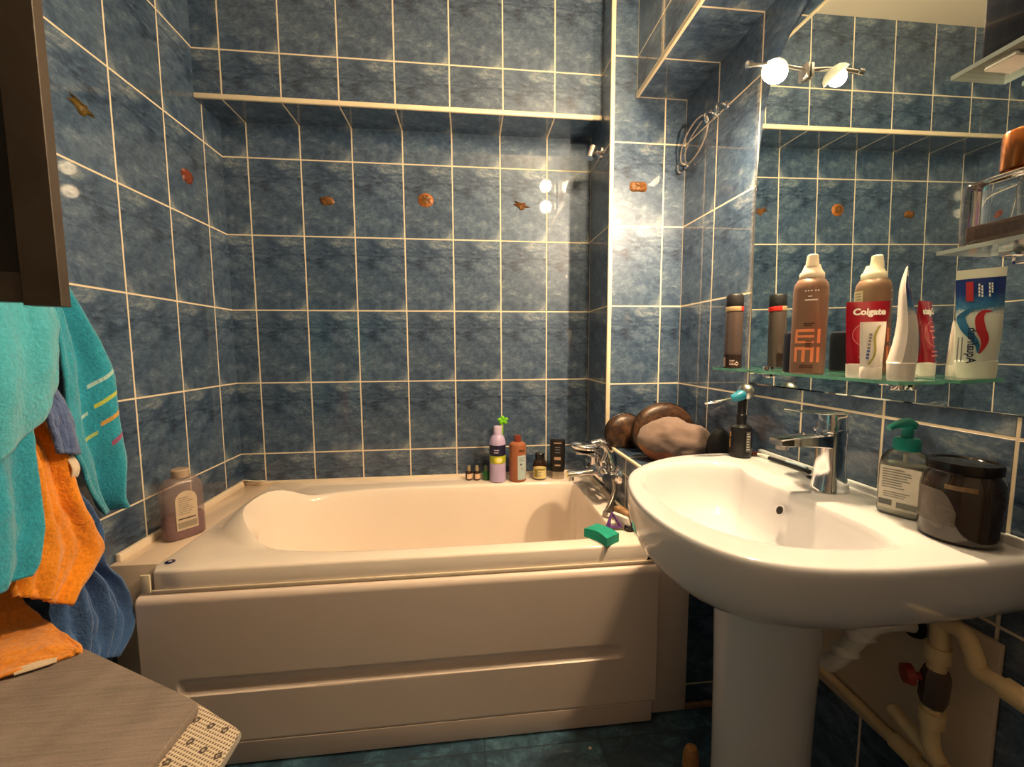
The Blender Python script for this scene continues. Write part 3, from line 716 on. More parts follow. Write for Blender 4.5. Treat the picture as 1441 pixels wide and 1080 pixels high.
# liquid soap
x, y = 1.709, -1.160; a = face_ang(x, y)
t = thing('soap_dispenser', 'clear liquid soap bottle with teal pump on the basin deck beside the dark jar', 'soap dispenser', (x,y,.811))
rt = a+PI/2-.25
m = MB(); m.lathe([(.031,0),(.033,.004),(.033,.088),(.031,.100),(.024,.112),(.016,.117)], (x,y,.811), 40, 1, .66, 3.0, rot=rt); build('bottle_shell', m, thin_glass('clear_soap_plastic', (.90,.92,.90), .10, .05), t)
m = MB(); m.lathe([(.029,.003),(.0318,.006),(.0318,.088),(.030,.092)], (x,y,.811), 40, 1, .64, 3.0, rot=rt); build('liquid_soap', m, mat('milky_soap', srgb(222,220,208), .3), t)
teal = mat('teal_plastic', srgb(18,128,122), .3)
m = MB(); m.lathe([(.017,.116),(.0185,.118),(.0185,.134),(.016,.138)], (x,y,.811), 28); m.lathe([(.008,.137),(.008,.152),(.012,.154),(.013,.163),(.010,.167)], (x,y,.811), 24)
m.tube([(x,y,.974),(x-.018,y-.004,.975),(x-.036,y-.006,.972),(x-.047,y-.008,.968)], [.010,.008,.0055,.004], 14); build('pump', m, teal, t)
m = MB(); m.tube([(x,y,.83),(x,y,.926)], .003, 8); build('dip_tube', m, M['white_pl'], t)
ex = Vector((math.cos(rt), math.sin(rt), 0)); en = Vector((math.sin(rt), -math.cos(rt), 0))
if en.dot(Vector((CAM.x-x, CAM.y-y, 0))) < 0: en = -en
if ex.x < 0: ex = -ex
f = lambda X, Y: Vector((x,y,.811+Y)) + ex*X + en*.0222
f2 = lambda X, Y: f(X,Y)+en*.0005
m = MB(); m.rect(f, -.027,.027,.012,.088, 0, 2); bars(m, f2, .082, 8, .046, .0018, .0045, 1); bars(m, f2, .042, 3, .04, .0014, .004, 1); m.rect(f2, -.002,.024,.016,.026, 1, 2); m.rect(f2, -.026,-.008,.018,.028, 2, 2)
build('label_print', m, [mat('clear_label', srgb(212,208,196), .5), mat('grey_green_ink', srgb(122,124,118), .6), mat('mid_grey_ink', srgb(96,100,100), .6)], t)

# preserve jar
x, y, r = 1.703, -1.2480, .0465
t = thing('preserve_jar', 'large dark brown preserve jar with black lid on the right basin deck', 'jar', (x,y,.811))
jd = mottled('dark_jar_contents', [(.3,(.010,.006,.004)),(.6,(.028,.017,.011)),(.8,(.075,.046,.026))], 22, .10, .0001)
m = MB(); m.lathe([(.040,0),(.0455,.005),(.0465,.014),(.0465,.078),(.0445,.093),(.0395,.103),(.038,.108)], (x,y,.811), 48); o = build('jar_glass', m, jd, t)
o.active_material.node_tree.nodes['Principled BSDF'].inputs['Coat Weight'].default_value = .6
m = MB(); m.lathe([(.0405,.106),(.0420,.108),(.0420,.119),(.0405,.122),(.037,.1218),(.0355,.1200),(.002,.1205)], (x,y,.811), 48); build('lid', m, mat('black_lacquer_lid', (.010,.008,.008), .12, .3), t)
a = face_ang(x, y, -.55)
m = MB(); f = off(cyl_fn(x,y,r,a), .811); pts = [(-.045,.026),(.034,.026),(.034,.05)]+[(.034-.02*i/5, .05+.034*math.sin(PI/2*i/5)) for i in range(1,6)]+[(-.045,.088)]
for i in range(16):
    xa, xb = -.034+.056*i/16, -.034+.056*(i+1)/16; h_ = lambda q: .080-.03*max(0,(q-.002)/.02)**2
    m.add([f(xa,.028), f(xb,.028), f(xb,h_(xb)), f(xa,h_(xa))], [(0,1,2,3)], 0)
build('worn_label', m, mottled('worn_brown_label', [(.3,(.040,.030,.024)),(.7,(.095,.075,.062))], 30, .3), t)
m = MB(); f = off(cyl_fn(x,y,.0455,face_ang(x,y,.05),.001), .811); m.rect(f, -.020,.014,.084,.091, 0, 8)
build('lemon_slice', m, mottled('brown_fruit', [(.3,(.12,.07,.03)),(.7,(.26,.17,.08))], 60, .3), t)

# ------------------------------------------------------------------ mirror, lamp, shelves
def mx(y, z, d=0.0): return 1.7581-.008-.016*(y+.6)-.0148*(z-1.47) - d
def arch(n=20):
    P = [(-.682,1.001)]
    Lp = [(-.682,1.50),(-.686,1.595),(-.694,1.666),(-.706,1.733),(-.727,1.800),(-.753,1.845),(-.785,1.876),(-.82,1.897),(-.87,1.915),(-.93,1.928),(-.995,1.933)]
    Rp = [(-1.99-p[0], p[1]) for p in reversed(Lp[:-1])]
    return P+Lp+Rp+[(-1.308,1.001)]
AR = arch()
t = thing('wall_mirror', 'arch-topped frameless bathroom mirror on the right wall above the basin', 'mirror', (1.76,-.995,1.001))
def inset(P, d):
    out = []
    cx = sum(p[0] for p in P)/len(P); cz = 1.45
    for p in P:
        v = Vector((cx-p[0], 0 if 1.02 < p[1] < 1.55 else (cz-p[1])*.8)); 
        if p[1] <= 1.005: v = Vector((math.copysign(1, cx-p[0]), 1))
        v.normalize(); out.append((p[0]+v.x*d, p[1]+v.y*d))
    return out
AI = inset(AR, .005)
def mirrormat():
    N = NT('mirror_silver'); N.p.inputs['Metallic'].default_value = 1; N.p.inputs['Roughness'].default_value = 0.0
    nz = N.noise(N.n('ShaderNodeTexCoord').outputs['Object'], 3, 2); N.l(N.ramp(nz, [(.3,(.79,.87,.83)),(.7,(.82,.90,.86))]), N.p.inputs['Base Color']); return N.mat
mm = mirrormat()
m = MB(); m.poly(lambda a_, b_: Vector((mx(a_,b_), a_, b_)), AI); build('mirror_glass', m, mm, t, flat=True)
m = MB(); n_ = len(AR)
m.loft([[Vector((min(mx(p[0],p[1],-.006), W-.0006), p[0], p[1])) for p in AR], [Vector((mx(p[0],p[1],-.0025), p[0], p[1])) for p in AR], [Vector((mx(p[0],p[1]), p[0], p[1])) for p in AI]], cap0=True, cap1=False)
build('bevelled_edge', m, mat('bevel_silver', (.45,.47,.45), .05, 1.0, .05), t, flat=True)

# lamp
ly, lz = -.843, 1.757
t = thing('mirror_lamp', 'lit chrome arm lamp with bare bulb clipped near the top of the mirror', 'lamp', (1.745,ly,lz))
m = MB(); m.box(mx(ly,lz)-.010, mx(ly,lz)-.0004, ly-.014, ly+.014, lz-.024, lz+.010, .003); build('mount', m, M['steel'], t)
m = MB(); m.tube([(1.738,ly,lz),(1.70,ly,lz+.004),(1.66,ly,lz+.006),(1.603,ly,lz+.002)], .005, 12); m.tube([(1.612,ly,lz+.003),(1.600,ly,lz+.002)], .0075, 12); build('arm', m, M['chrome'], t)
m = MB(); m.tube([(1.665,ly,lz+.004),(1.665,ly,lz-.002)], .010, 14); build('socket', m, M['white_pl'], t)
bulb = mat('lit_bulb', (1,1,1), .5, emit=(1.0,.68,.39), es=4500.0)
Ml = Vector((.6,.15,.78)).normalized().to_track_quat('Z','Y').to_matrix()
m = MB(); m.ell((1.668,ly,lz-.012), (.018,.018,.021), 24, 14, Ml); o = build('bulb', m, bulb, t); o['label'] = 'glowing bulb'
m = MB(); prof = [(.009,.024),(.018,.0205),(.025,.013),(.0285,.003)]
m.lathe(prof+[(r_-.0012,z_-.0002) for r_, z_ in reversed(prof)], (1.668,ly,lz-.012), 32, M=Ml); m.f = [f_ for f_ in m.f if len(f_) == 4]; m.m = [0]*len(m.f)
build('shade', m, M['white_pl'], t)

# wall lamp on the duct face, above the frame of the photo
t = thing('wall_lamp', 'two-globe warm wall lamp on the tiled duct near the ceiling', 'lamp', (XQ,-1.12,2.16))
m = MB(); m.box(XQ-.018, XQ-.0005, -1.16,-1.08, 2.06,2.26, .006); build('backplate', m, M['steel'], t)
globe = mat('lit_globe', (1,1,1), .5, emit=(1.0,.74,.43), es=300.0)
for z in (2.09,2.23):
    m = MB(); m.tube([(XQ-.017,-1.12,z),(1.528,-1.12,z)], .012, 14); build('stem', m, M['steel'], t)
    m = MB(); m.ell((1.50,-1.12,z), (.038,.038,.038), 24, 14); build('globe', m, globe, t)

# long glass shelf
gtop = thin_glass('shelf_glass', (.90,.96,.94), .03, .02)
def edge_mat():
    N = NT('green_glass_edge'); N.p.inputs['Base Color'].default_value = (.16,.42,.34,1); N.p.inputs['Roughness'].default_value = .1; N.p.inputs['Transmission Weight'].default_value = .35
    nz = N.noise(N.n('ShaderNodeTexCoord').outputs['Object'], 20, 2); N.l(N.ramp(nz, [(.3,(.13,.38,.31)),(.7,(.22,.52,.43))]), N.p.inputs['Base Color']); return N.mat
gedge = edge_mat()
gedge2 = mat('pale_glass_edge', srgb(190,206,206), .08, 0, .1, 20, trans=.4)
gtop2 = thin_glass('pale_shelf_glass', (.88,.92,.92), .16, .12)
def glass_shelf(label, x0, x1, y0, y1, z, h=.006, name='glass_shelf', brk=(), ms=None):
    t = thing(name, label, 'shelf', ((x0+x1)/2,(y0+y1)/2,z))
    m = MB(); m.box(x0,x1,y0,y1,z,z+h); o = build('glass_plate', m, ms or [gtop, gedge], t, flat=True)
    for p in o.data.polygons: p.material_index = 0 if abs(p.normal.z) > .5 else 1
    for yb in brk:
        m = MB(); m.box(x1-.028,x1+.004,yb-.010,yb+.010,z-.008,z-.0005,.002); m.box(x1-.004,x1+.007,yb-.010,yb+.010,z-.018,z+.012,.002); build('bracket', m, M['chrome'], t)
SZ = 1.049
glass_shelf('long glass shelf of toiletries across the bottom of the mirror', 1.662, 1.750, -1.178, -.655, 1.043, brk=(-.76,-1.10))
glass_shelf('short glass shelf carrying the perfume bottle, lower of the two at right', 1.657, 1.748, -1.62, -1.222, 1.244, brk=(-1.262,), ms=[gtop2, gedge2])
glass_shelf('short glass shelf carrying the black box, highest at the right edge', 1.654, 1.744, -1.62, -1.224, 1.493, brk=(-1.275,), ms=[gtop2, gedge2])

ush = [o_ for o_ in bpy.data.objects if o_.get('label','').startswith('short glass shelf carrying the black box')][0]
m = MB(); m.box(1.670,1.712,-1.286,-1.252,1.4885,1.4927,.001); build('support_pad', m, M['white_pl'], ush)
# ---- toiletries on the long shelf
x, y, r = 1.690, -.705, .0225; a = face_ang(x, y)
t = thing('deodorant_can', 'slim grey brown deodorant can at the far left end of the glass shelf', 'spray can', (x,y,SZ))
grad = mat('taupe_metal', srgb(106,93,90), .25, .6)
m = MB(); m.lathe([(.020,0),(.0225,.002),(.0225,.152),(.0215,.156)], (x,y,SZ+.0003), 32); build('body', m, grad, t)
m = MB(); m.lathe([(.0224,.157),(.0228,.159),(.0228,.168),(.022,.170)], (x,y,SZ), 32); gb = build('band', m, [mat('pale_gold', srgb(206,178,138), .3, .5), mat('red_band_print', srgb(210,40,36), .35)], t); gb['label'] = 'pale gold band, red at the back'
for p in gb.data.polygons: p.material_index = 1 if p.center.x > .006 else 0
m = MB(); m.lathe([(.0218,.169),(.0222,.171),(.0222,.198),(.019,.204),(.010,.205)], (x,y,SZ), 32); build('cap', m, M['matte_black'], t)
m = MB(); f = off(cyl_fn(x,y,r,a), SZ); f2 = off(cyl_fn(x,y,r,a,.0008), SZ)
m.rect(f, -.03,.03,.002,.038, 0, 14); bars(m, f2, .022, 4, .016, .0014, .004, 1); m.poly(lambda X,Y: f2(X+.010,Y+.013), [(.006,0),(0,.006),(-.006,0),(0,-.006)], 1); m.rect(f, -.030,-.020,.004,.03, 1, 3)
build('base_print', m, [mat('dark_brown_ink', srgb(52,40,38), .35, .4), mat('pale_rose_ink', srgb(196,170,160), .5)], t)

x, y, r = 1.701, -.918, .0245; a = face_ang(x, y)
t = thing('navy_jar', 'short blue-black bottle half hidden behind the brown foam can', 'bottle', (x,y,SZ))
m = MB(); m.lathe([(.022,0),(.0245,.003),(.0245,.082),(.0225,.089),(.016,.092),(.002,.093)], (x,y,SZ+.0003), 32, p=2.6); build('body', m, mat('blue_black_plastic', (.008,.009,.018), .3), t)
m = MB(); f = off(cyl_fn(x,y,r*1.07,a-.35,.001), SZ)
for k_ in range(5): m.rect(f, -.003,.005,.022+.011*k_,.028+.011*k_, 0, 2)
build('side_print', m, [M['grey_ink']], t)

x, y, r = 1.684, -.966, .0315; a = face_ang(x, y)
t = thing('foam_can', 'tall brown hair foam can with white nozzle and orange EIMI lettering', 'spray can', (x,y,SZ))
fb = mat('cocoa_metal', srgb(132,103,86), .38, .15)
m = MB(); m.lathe([(.029,0),(.0315,.003),(.0315,.180),(.0295,.192),(.024,.201),(.018,.204)], (x,y,SZ+.0003), 40); build('body', m, fb, t)
m = MB(); m.lathe([(.0215,.202),(.0225,.204),(.0225,.213),(.0205,.217)], (x,y,SZ), 32)
m.lathe([(.0200,.216),(.0165,.224),(.0140,.232)], (x,y,SZ), 28); m.lathe([(.0125,.228),(.0105,.246),(.0098,.252),(.007,.254)], (x-.003,y-.003,SZ), 24); build('nozzle', m, M['cream_pl'], t)
m = MB(); f = off(cyl_fn(x,y,r,a+.05), SZ); f2 = off(cyl_fn(x,y,r,a+.05,.0008), SZ)
def R_(x0,x1,y0,y1): m.rect(f, x0,x1,y0,y1, 0, 4)
# E I
R_(-.027,-.021,.066,.096); R_(-.027,.008,.090,.096); R_(-.027,.008,.078,.083); R_(-.027,.008,.066,.071); R_(.014,.020,.066,.096)
# M I
R_(-.027,-.021,.026,.056); R_(-.027,.008,.052,.058); R_(-.012,-.006,.026,.056); R_(.003,.009,.026,.058); R_(.014,.020,.026,.058)
bars(m, f2, .1075, 2, .022, .002, .004, 1); bars(m, f2, .019, 2, .03, .002, .004, 1); bars(m, f2, .070, 4, .012, .0018, .004, 1)
lab = [mat('apricot_ink', srgb(238,150,104), .45), mat('dark_cocoa_ink', srgb(82,56,48), .5), M['white_paint'], mat('tan_label', srgb(196,178,150), .6), M['grey_ink']]
build('lettering', m, lab, t); m = MB()
for k_ in (-.012,-.007,-.002,.005,.010): m.rect(f, k_,k_+.003,.174,.177, 2, 1)
bars(m, f2, .164, 1, .012, .002, .004, 2); m.rect(f, -.011,.011,.155,.158, 2, 3)
build('shoulder_print', m, lab, t); m = MB()
f3 = off(cyl_fn(x,y,r,.35), SZ); m.rect(f3, -.016,.016,.12,.178, 3, 6); bars(m, off(cyl_fn(x,y,r,.35,.0008),SZ), .172, 8, .026, .002, .006, 4)
build('back_label', m, lab, t)

def tube_body(m, c, ex, en, H, w0, d0, w1, cap_h, z0, mi=0, prof=None):
    rr = []
    for k_ in range(11):
        s_ = k_/10; z = z0+cap_h+(H-cap_h)*s_
        w = w0+(w1-w0)*min(1, s_*1.2); d = d0*(1-s_)**.8+.0012
        off_ = prof(s_) if prof else 0
        rr.append([Vector((c[0],c[1],z))+ex*(w*math.cos(q)*(.92 if abs(math.cos(q)) < .99 else 1))+en*(d*math.sin(q)+off_) for q in [2*PI*i/28 for i in range(28)]])
    m.loft(rr, mi=mi)
# Colgate
x, y = 1.700, -1.080; a = face_ang(x, y, .45); en = Vector((math.cos(a), math.sin(a), 0)); ex = Vector((-en.y, en.x, 0))
if ex.x < 0: ex = -ex
t = thing('toothpaste_tube', 'red Colgate toothpaste tube standing on its white cap on the shelf', 'toothpaste', (x,y,SZ))
m = MB(); tube_body(m, (x,y), ex, en, .143, .0285, .0175, .0345, .025, SZ); build('tube', m, mat('crimson_laminate', srgb(150,16,36), .25), t)
m = MB(); m.lathe([(.0265,0),(.027,.002),(.0275,.025),(.026,.026)], (x,y,SZ+.0003), 32, 1, .66, 2.4, rot=math.atan2(ex.y,ex.x)); build('cap', m, M['white_pl'], t)
f = lambda X, Y: Vector((x,y,SZ+Y))+ex*X+en*(.0012+.0185*(max(0,1-(Y-.025)/.118))**.8*math.sqrt(max(.05,1-min(1,(X/.033))**2))+.0012)
m = MB(); m.text('Colgate', .0165, lambda X, Y: f(X, Y+.123), .0007, 0, .12)
ring_ = [(.026*math.cos(q), .080+.024*math.sin(q)) for q in [2*PI*i/40 for i in range(41)]]
for i in range(40):
    (xa, ya), (xb, yb) = ring_[i], ring_[i+1]; kx = .965
    m.add([f(xa,ya), f(xb,yb), f(xb*kx,.08+(yb-.08)*kx), f(xa*kx,.08+(ya-.08)*kx)], [(0,1,2,3)], 1)
for z, w in ((.092,.018),(.084,.026),(.072,.016),(.045,.03),(.037,.034)):
    for k_ in range(3): m.rect(f, -w/2+w*k_/3, -w/2+w*(k_+.8)/3, z, z+.003, 1, 2)
build('label_print', m, [M['white_paint'], mat('rose_ink', srgb(196,120,126), .5)], t)
# small white tube
x, y = 1.676, -1.116; a = face_ang(x, y, .25); en = Vector((math.cos(a), math.sin(a), 0)); ex = Vector((-en.y, en.x, 0))
if ex.x < 0: ex = -ex
t = thing('cream_tube', 'small white cream tube with olive swoosh in front of the red Colgate tube', 'tube', (x,y,SZ))
m = MB(); tube_body(m, (x,y), ex, en, .103, .0155, .010, .0185, .020, SZ, prof=lambda s_: -.004*s_); build('tube', m, mat('satin_white_laminate', srgb(226,224,220), .25), t)
m = MB(); m.lathe([(.0155,0),(.016,.002),(.0155,.020),(.015,.021)], (x,y,SZ+.0003), 28, 1, .72, 2.4, rot=math.atan2(ex.y,ex.x)); build('cap', m, M['white_pl'], t)
f = lambda X, Y: Vector((x,y,SZ+Y))+ex*X+en*(.0012-.004*((Y-.02)/.083)+.0108*(max(0,1-(Y-.02)/.083))**.8*math.sqrt(max(.05,1-min(1,X/.018)**2))+.001)
m = MB()
for i in range(12):
    s0, s1 = i/12, (i+1)/12; c0 = lambda s_: -.006+.017*s_+.004*math.sin(s_*6)
    m.add([f(c0(s0)-.002,.026+.07*s0), f(c0(s0)+.001,.026+.07*s0), f(c0(s1)+.001,.026+.07*s1), f(c0(s1)-.002,.026+.07*s1)], [(0,1,2,3)], 0)
for i in range(8): m.rect(f, -.010+.0006*i, -.006+.0006*i, .036+.006*i, .040+.006*i, 1 if i > 2 else 2, 1)
build('label_print', m, [mat('olive_print', srgb(150,146,60), .5), M['grey_ink'], mat('blue_print', srgb(60,90,160), .5)], t)
# Aquafresh tube seen edge-on, print towards the mirror
x, y = 1.690, -1.156; a = math.radians(-47); en = Vector((math.cos(a), math.sin(a), 0)); ex = Vector((-en.y, en.x, 0))
t = thing('toothpaste_tube', 'white Aquafresh toothpaste tube seen edge-on, its print facing the mirror', 'toothpaste', (x,y,SZ))
pr_ = lambda s_: .004*math.sin(s_*5)+.008*max(0,s_-.8)
m = MB(); tube_body(m, (x,y), ex, en, .190, .026, .0185, .030, .030, SZ, prof=pr_)
wl = mat('white_laminate', srgb(232,226,220), .25); bl = NT('blue_fade_print')
tc = bl.n('ShaderNodeTexCoord').outputs['Object']; sp = bl.n('ShaderNodeSeparateXYZ'); bl.l(tc, sp.inputs[0])
bl.l(bl.ramp(bl.math('ADD', bl.math('MULTIPLY', sp.outputs[2], 6.0), bl.math('MULTIPLY', bl.noise(tc, 300, 3), .12)), [(.72, srgb(228,226,224)), (.80, srgb(60,120,170)), (.95, srgb(24,50,130))]), bl.p.inputs['Base Color']); bl.p.inputs['Roughness'].default_value = .25
o = build('tube', m, [wl, bl.mat], t)
for p in o.data.polygons:
    if p.normal.dot(en) > .35 and p.center.z < .178: p.material_index = 1
m = MB(); m.lathe([(.0235,0),(.025,.003),(.0262,.030),(.025,.031)], (x,y,SZ+.0003), 32, 1, .72, 2.6, rot=math.atan2(ex.y,ex.x)); build('cap', m, M['white_pl'], t)
f = lambda X, Y: Vector((x,y,SZ+Y))-ex*X+en*(.0012+pr_((Y-.03)/.16)+.0195*(max(0,1-(Y-.03)/.16))**.8*math.sqrt(max(.06,1-min(1,X/.03)**2))+.0012)
m = MB()
m.text('Aquafresh', .0150, lambda X, Y: f(Y-.011, X+.058), .0003, 0, 0, 1.0)
def band(mi, pts, w):
    P_ = smooth_path([Vector((p[0], p[1], 0)) for p in pts], 5); n_ = len(P_)
    for i in range(n_-1):
        wa, wb = w*math.sin(PI*(i+.15)/n_)+.0003, w*math.sin(PI*(i+1.15)/n_)+.0003
        ta = (P_[min(i+1,n_-1)]-P_[max(i-1,0)]).normalized(); tb = (P_[min(i+2,n_-1)]-P_[i]).normalized()
        na, nb_ = Vector((-ta.y,ta.x,0))*wa, Vector((-tb.y,tb.x,0))*wb
        q = [P_[i]+na, P_[i]-na, P_[i+1]-nb_, P_[i+1]+nb_]
        m.add([f(c_.x, c_.y) for c_ in q], [(0,1,2,3)], mi)
K = lambda u, v: ((u-795)/330*.058, (990-v)/890*.190)
band(1, [K(840,415),K(740,420),K(680,460),K(660,500),K(690,590),K(740,660),K(770,720),K(775,780)], .0048)
band(2, [K(865,450),K(810,450),K(780,500),K(790,590),K(815,660),K(812,720),K(785,785)], .0056)
for u_, v0, v1 in ((780,325,215),(800,330,230),(850,330,210),(868,300,215)):
    for k_ in range(4):
        va = v0+(v1-v0)*k_/4; vb = v0+(v1-v0)*(k_+.75)/4; (xa, za), (xb, zb) = K(u_-6, va), K(u_+5, vb); m.rect(f, xa, xb, za, zb, 3, 1)
(xa, za), (xb, zb) = K(690,360), K(740,200); m.rect(f, xa, xb, za, zb, 2, 2)
for u_ in (645,668):
    (xa, za), (xb, zb) = K(u_,850), K(u_+8,650); m.rect(f, xa, xb, za, zb, 4, 1)
build('label_print', m, [mat('navy_print', (.012,.02,.08), .4), mat('mid_blue_print', srgb(30,100,150), .4), mat('red_print', srgb(180,36,50), .4), mat('white_print', srgb(230,232,236), .4), M['grey_ink']], t)

# ---- perfume and black box
x, y = 1.705, -1.280; z0 = 1.250
t = thing('perfume_bottle', 'square clear perfume bottle with copper cap on the lower right glass shelf', 'perfume', (x,y,z0))
pg = NT('perfume_glass'); pg.p.inputs['Transmission Weight'].default_value = 1; pg.p.inputs['Roughness'].default_value = .03; pg.p.inputs['IOR'].default_value = 1.45
pg.l(pg.ramp(pg.noise(pg.n('ShaderNodeTexCoord').outputs['Object'], 10, 2), [(.3,(.93,.93,.95)),(.7,(.97,.97,.98))]), pg.p.inputs['Base Color'])
m = MB(); m.box(x-.036,x+.036,y-.045,y+.045,z0+.0003,z0+.092,.010,3); build('flacon', m, pg.mat, t)
m = MB(); m.box(x-.028,x+.028,y-.036,y+.036,z0+.008,z0+.030,.004,3); build('perfume_liquid', m, mat('smoky_liquid', srgb(110,92,84), .1, trans=.5), t)
m = MB(); m.ell((x+.012,y-.024,z0+.054), (.008,.010,.014), 20, 12); build('violet_heart', m, mat('violet_glass', srgb(140,96,170), .1, trans=.5), t)
m = MB(); m.lathe([(.013,.090),(.013,.098),(.020,.099),(.0205,.102),(.0205,.146),(.019,.149)], (x,y,z0), 32); build('cap', m, mat('copper_metal', srgb(196,124,72), .18, 1.0), t)
t = thing('black_box', 'glossy black box standing on the highest right glass shelf', 'box', (1.705,-1.32,1.499))
m = MB(); m.box(1.672,1.738,-1.43,-1.245,1.4995,1.72,.004); build('box_body', m, mat('glossy_black_card', (.008,.010,.016), .12, coat=.4), t)
m = MB(); m.box(1.6712,1.6722,-1.40,-1.28,1.56,1.64,.0003,1); build('front_label', m, mat('charcoal_label', (.03,.03,.034), .3), t)

# ---- hooks and loop on right wall
def hook(label, y, z):
    t = thing('wall_hook', label, 'hook', (W-.002,y,z))
    m = MB(); m.tube([(W-.0006,y,z),(W-.006,y,z)], [.014,.012], 18); build('plate', m, M['chrome'], t)
    m = MB(); m.tube(smooth_path([Vector(p) for p in ((W-.005,y,z),(W-.022,y,z+.004),(W-.034,y,z-.006),(W-.032,y,z-.026),(W-.022,y,z-.030))]), .0045, 10); build('prong', m, M['chrome'], t)
hook('chrome wall hook at the top of the hanging pale band', -.448, 1.876)
hook('chrome wall hook nearest the mirror lamp, right of the band', -.512, 1.866)
hook('small chrome wall hook low in the column corner under the band', -.278, 1.785)
m = MB(); P_ = []
for i in range(49):
    q = 2*PI*i/48; u = math.cos(q); v = math.sin(q)
    P_.append(Vector((W-.030-.014*v, -.372-.072*u+.022*v, 1.822+.046*u+.030*v)))
m.tube(P_, .0028, 8)
m.tube(smooth_path([Vector(p) for p in ((W-.030,-.310,1.80),(W-.034,-.36,1.838),(W-.032,-.425,1.862))]), .0022, 8)
tag(build('hair_band', m, mat('pale_grey_band', srgb(150,144,140), .35, .4)), 'thin pale looped band hanging from the chrome hook by the column', 'band', base=(W-.030,-.372,1.822))
m = MB()
for k_ in range(3): m.ell((W-.004,-.555-.006*(k_%2),1.80-.010*k_), (.003,.003,.003), 10, 8)
m.lathe([(.0005,0),(.0005,.001)], (W-.003,-.555,1.79), 6)

# ---- shell ornaments
terr = mottled('glazed_shell_brown', [(.3,srgb(74,48,20)),(.7,srgb(134,90,46))], 60, .3, .0005)
def on_wall(kind):
    if kind == 'back': return lambda c: (lambda a_, b_, d: Vector((c[0]+a_, -d, c[1]+b_)))
    if kind == 'left': return lambda c: (lambda a_, b_, d: Vector((d, c[0]+a_, c[1]+b_)))
    return lambda c: (lambda a_, b_, d: Vector((c[0]+a_, YC-d, c[1]+b_)))
def relief(fn, outline, h, rings=6):
    m = MB(); rr = []
    for k_ in range(rings+1):
        s_ = 1-k_/rings; s_ = max(s_, .03); d = .0008+h*math.sqrt(max(0, 1-s_*s_))
        rr.append([fn(p[0]*s_, p[1]*s_, d*(1+.12*math.cos(i*1.26))) for i, p in enumerate(outline)])
    base_ = [fn(p[0], p[1], .0003) for p in outline]
    m.loft([base_]+rr, cap0=True, cap1=True); return m
def fan(n=30): return [((.030+.004*math.cos(8*q))*math.cos(q), (.020+.003*math.cos(8*q))*math.sin(q)-(.006 if math.sin(q) < -.7 else 0)) for q in [2*PI*i/n for i in range(n)]]
def disc(n=32): return [((.032+.0015*math.cos(12*q))*math.cos(q), (.028+.001*math.cos(12*q))*math.sin(q)) for q in [2*PI*i/n for i in range(n)]]
def snail(n=36): return [((.032-.008*math.sin(q*.5)+.004*math.sin(3*q))*math.cos(q), (.021+.004*math.sin(2*q+1))*math.sin(q)-.10*max(0,math.cos(q))**3*.08) for q in [2*PI*i/n for i in range(n)]]
def conch(n=36): return [((.028+.009*math.cos(5*q+.6))*math.cos(q)*1.05, (.015+.006*math.sin(3*q))*math.sin(q)+.012*math.cos(q)**2*(-1 if math.cos(q) > 0 else 1)*.6) for q in [2*PI*i/n for i in range(n)]]
def twin(n=40): return [((.034*abs(math.cos(q))**.6*(1 if math.cos(q) > 0 else -1)), (.017+.008*abs(math.cos(q)))*math.sin(q)) for q in [2*PI*i/n for i in range(n)]]
for wallk, c, shp, h, lab in (('back',(.384,1.706),snail(),.008,'brown snail shell ornament, leftmost on the back wall tiles'),
    ('back',(.782,1.722),disc(),.008,'round orange brown shell ornament in the middle of the back wall'),
    ('back',(1.181,1.714),conch(),.008,'spiky orange conch ornament on the right of the back wall'),
    ('left',(-.608,1.710),conch(),.008,'dark olive conch ornament on the left wall nearest the cabinet'),
    ('left',(-.222,1.701),fan(),.008,'reddish fan shell ornament on the left wall near the corner'),
    ('col',(1.589,1.706),twin(),.009,'double orange shell ornament on the tiled column face')):
    fn = on_wall(wallk)(c)
    ob = build('shell_ornament', relief(fn, shp, h), terr if wallk != 'left' else (mottled('olive_shell', [(.3,srgb(60,48,14)),(.7,srgb(120,96,40))], 60, .25, .0005) if c[0] < -.5 else mottled('rust_shell', [(.3,srgb(96,40,24)),(.7,srgb(140,72,48))], 60, .35, .0005)))
    if 'round' in lab:
        ob.data.materials.append(mottled('orange_shell_rim', [(.3,srgb(130,72,30)),(.7,srgb(186,116,54))], 60, .3, .0005)); c0 = fn(0,0,0)
        for p in ob.data.polygons:
            if (p.center-c0).length > .020: p.material_index = 1
    tag(ob, lab, 'ornament', base=fn(0,0,0))

# ------------------------------------------------------------------ towels
def lerp_poly(P, t_):
    L = [0]
    for a_, b_ in zip(P, P[1:]): L.append(L[-1]+(Vector(b_)-Vector(a_)).length)
    d = t_*L[-1]
    for i in range(len(P)-1):
        if d <= L[i+1]+1e-9:
            s_ = (d-L[i])/max(L[i+1]-L[i], 1e-9); return Vector(P[i]).lerp(Vector(P[i+1]), s_)
    return Vector(P[-1])
def catm(P, n=6): return smooth_path([Vector(p) for p in P], n)
def towel(Lp, Rp, folds, nu=70, nv=90, ax=Vector((1,0,0)), seed=0, wr=.004, mfn=None, sm=True):
    if sm: Lp, Rp = catm(Lp), catm(Rp)
    m = MB()
    def f(u, v):
        p = lerp_poly(Lp, v).lerp(lerp_poly(Rp, v), u)
        d = sum(a_*math.cos(2*PI*(fr*u+ph+sh*v))*min(1, .15+v*1.5) for a_, fr, ph, sh in folds)
        d += wr*noise.noise(Vector((u*5+seed, v*7, seed)))+wr*.5*noise.noise(Vector((u*14, v*16, seed+5)))
        return p+ax*d
    m.grid(f, nu, nv, mfn=mfn); return m
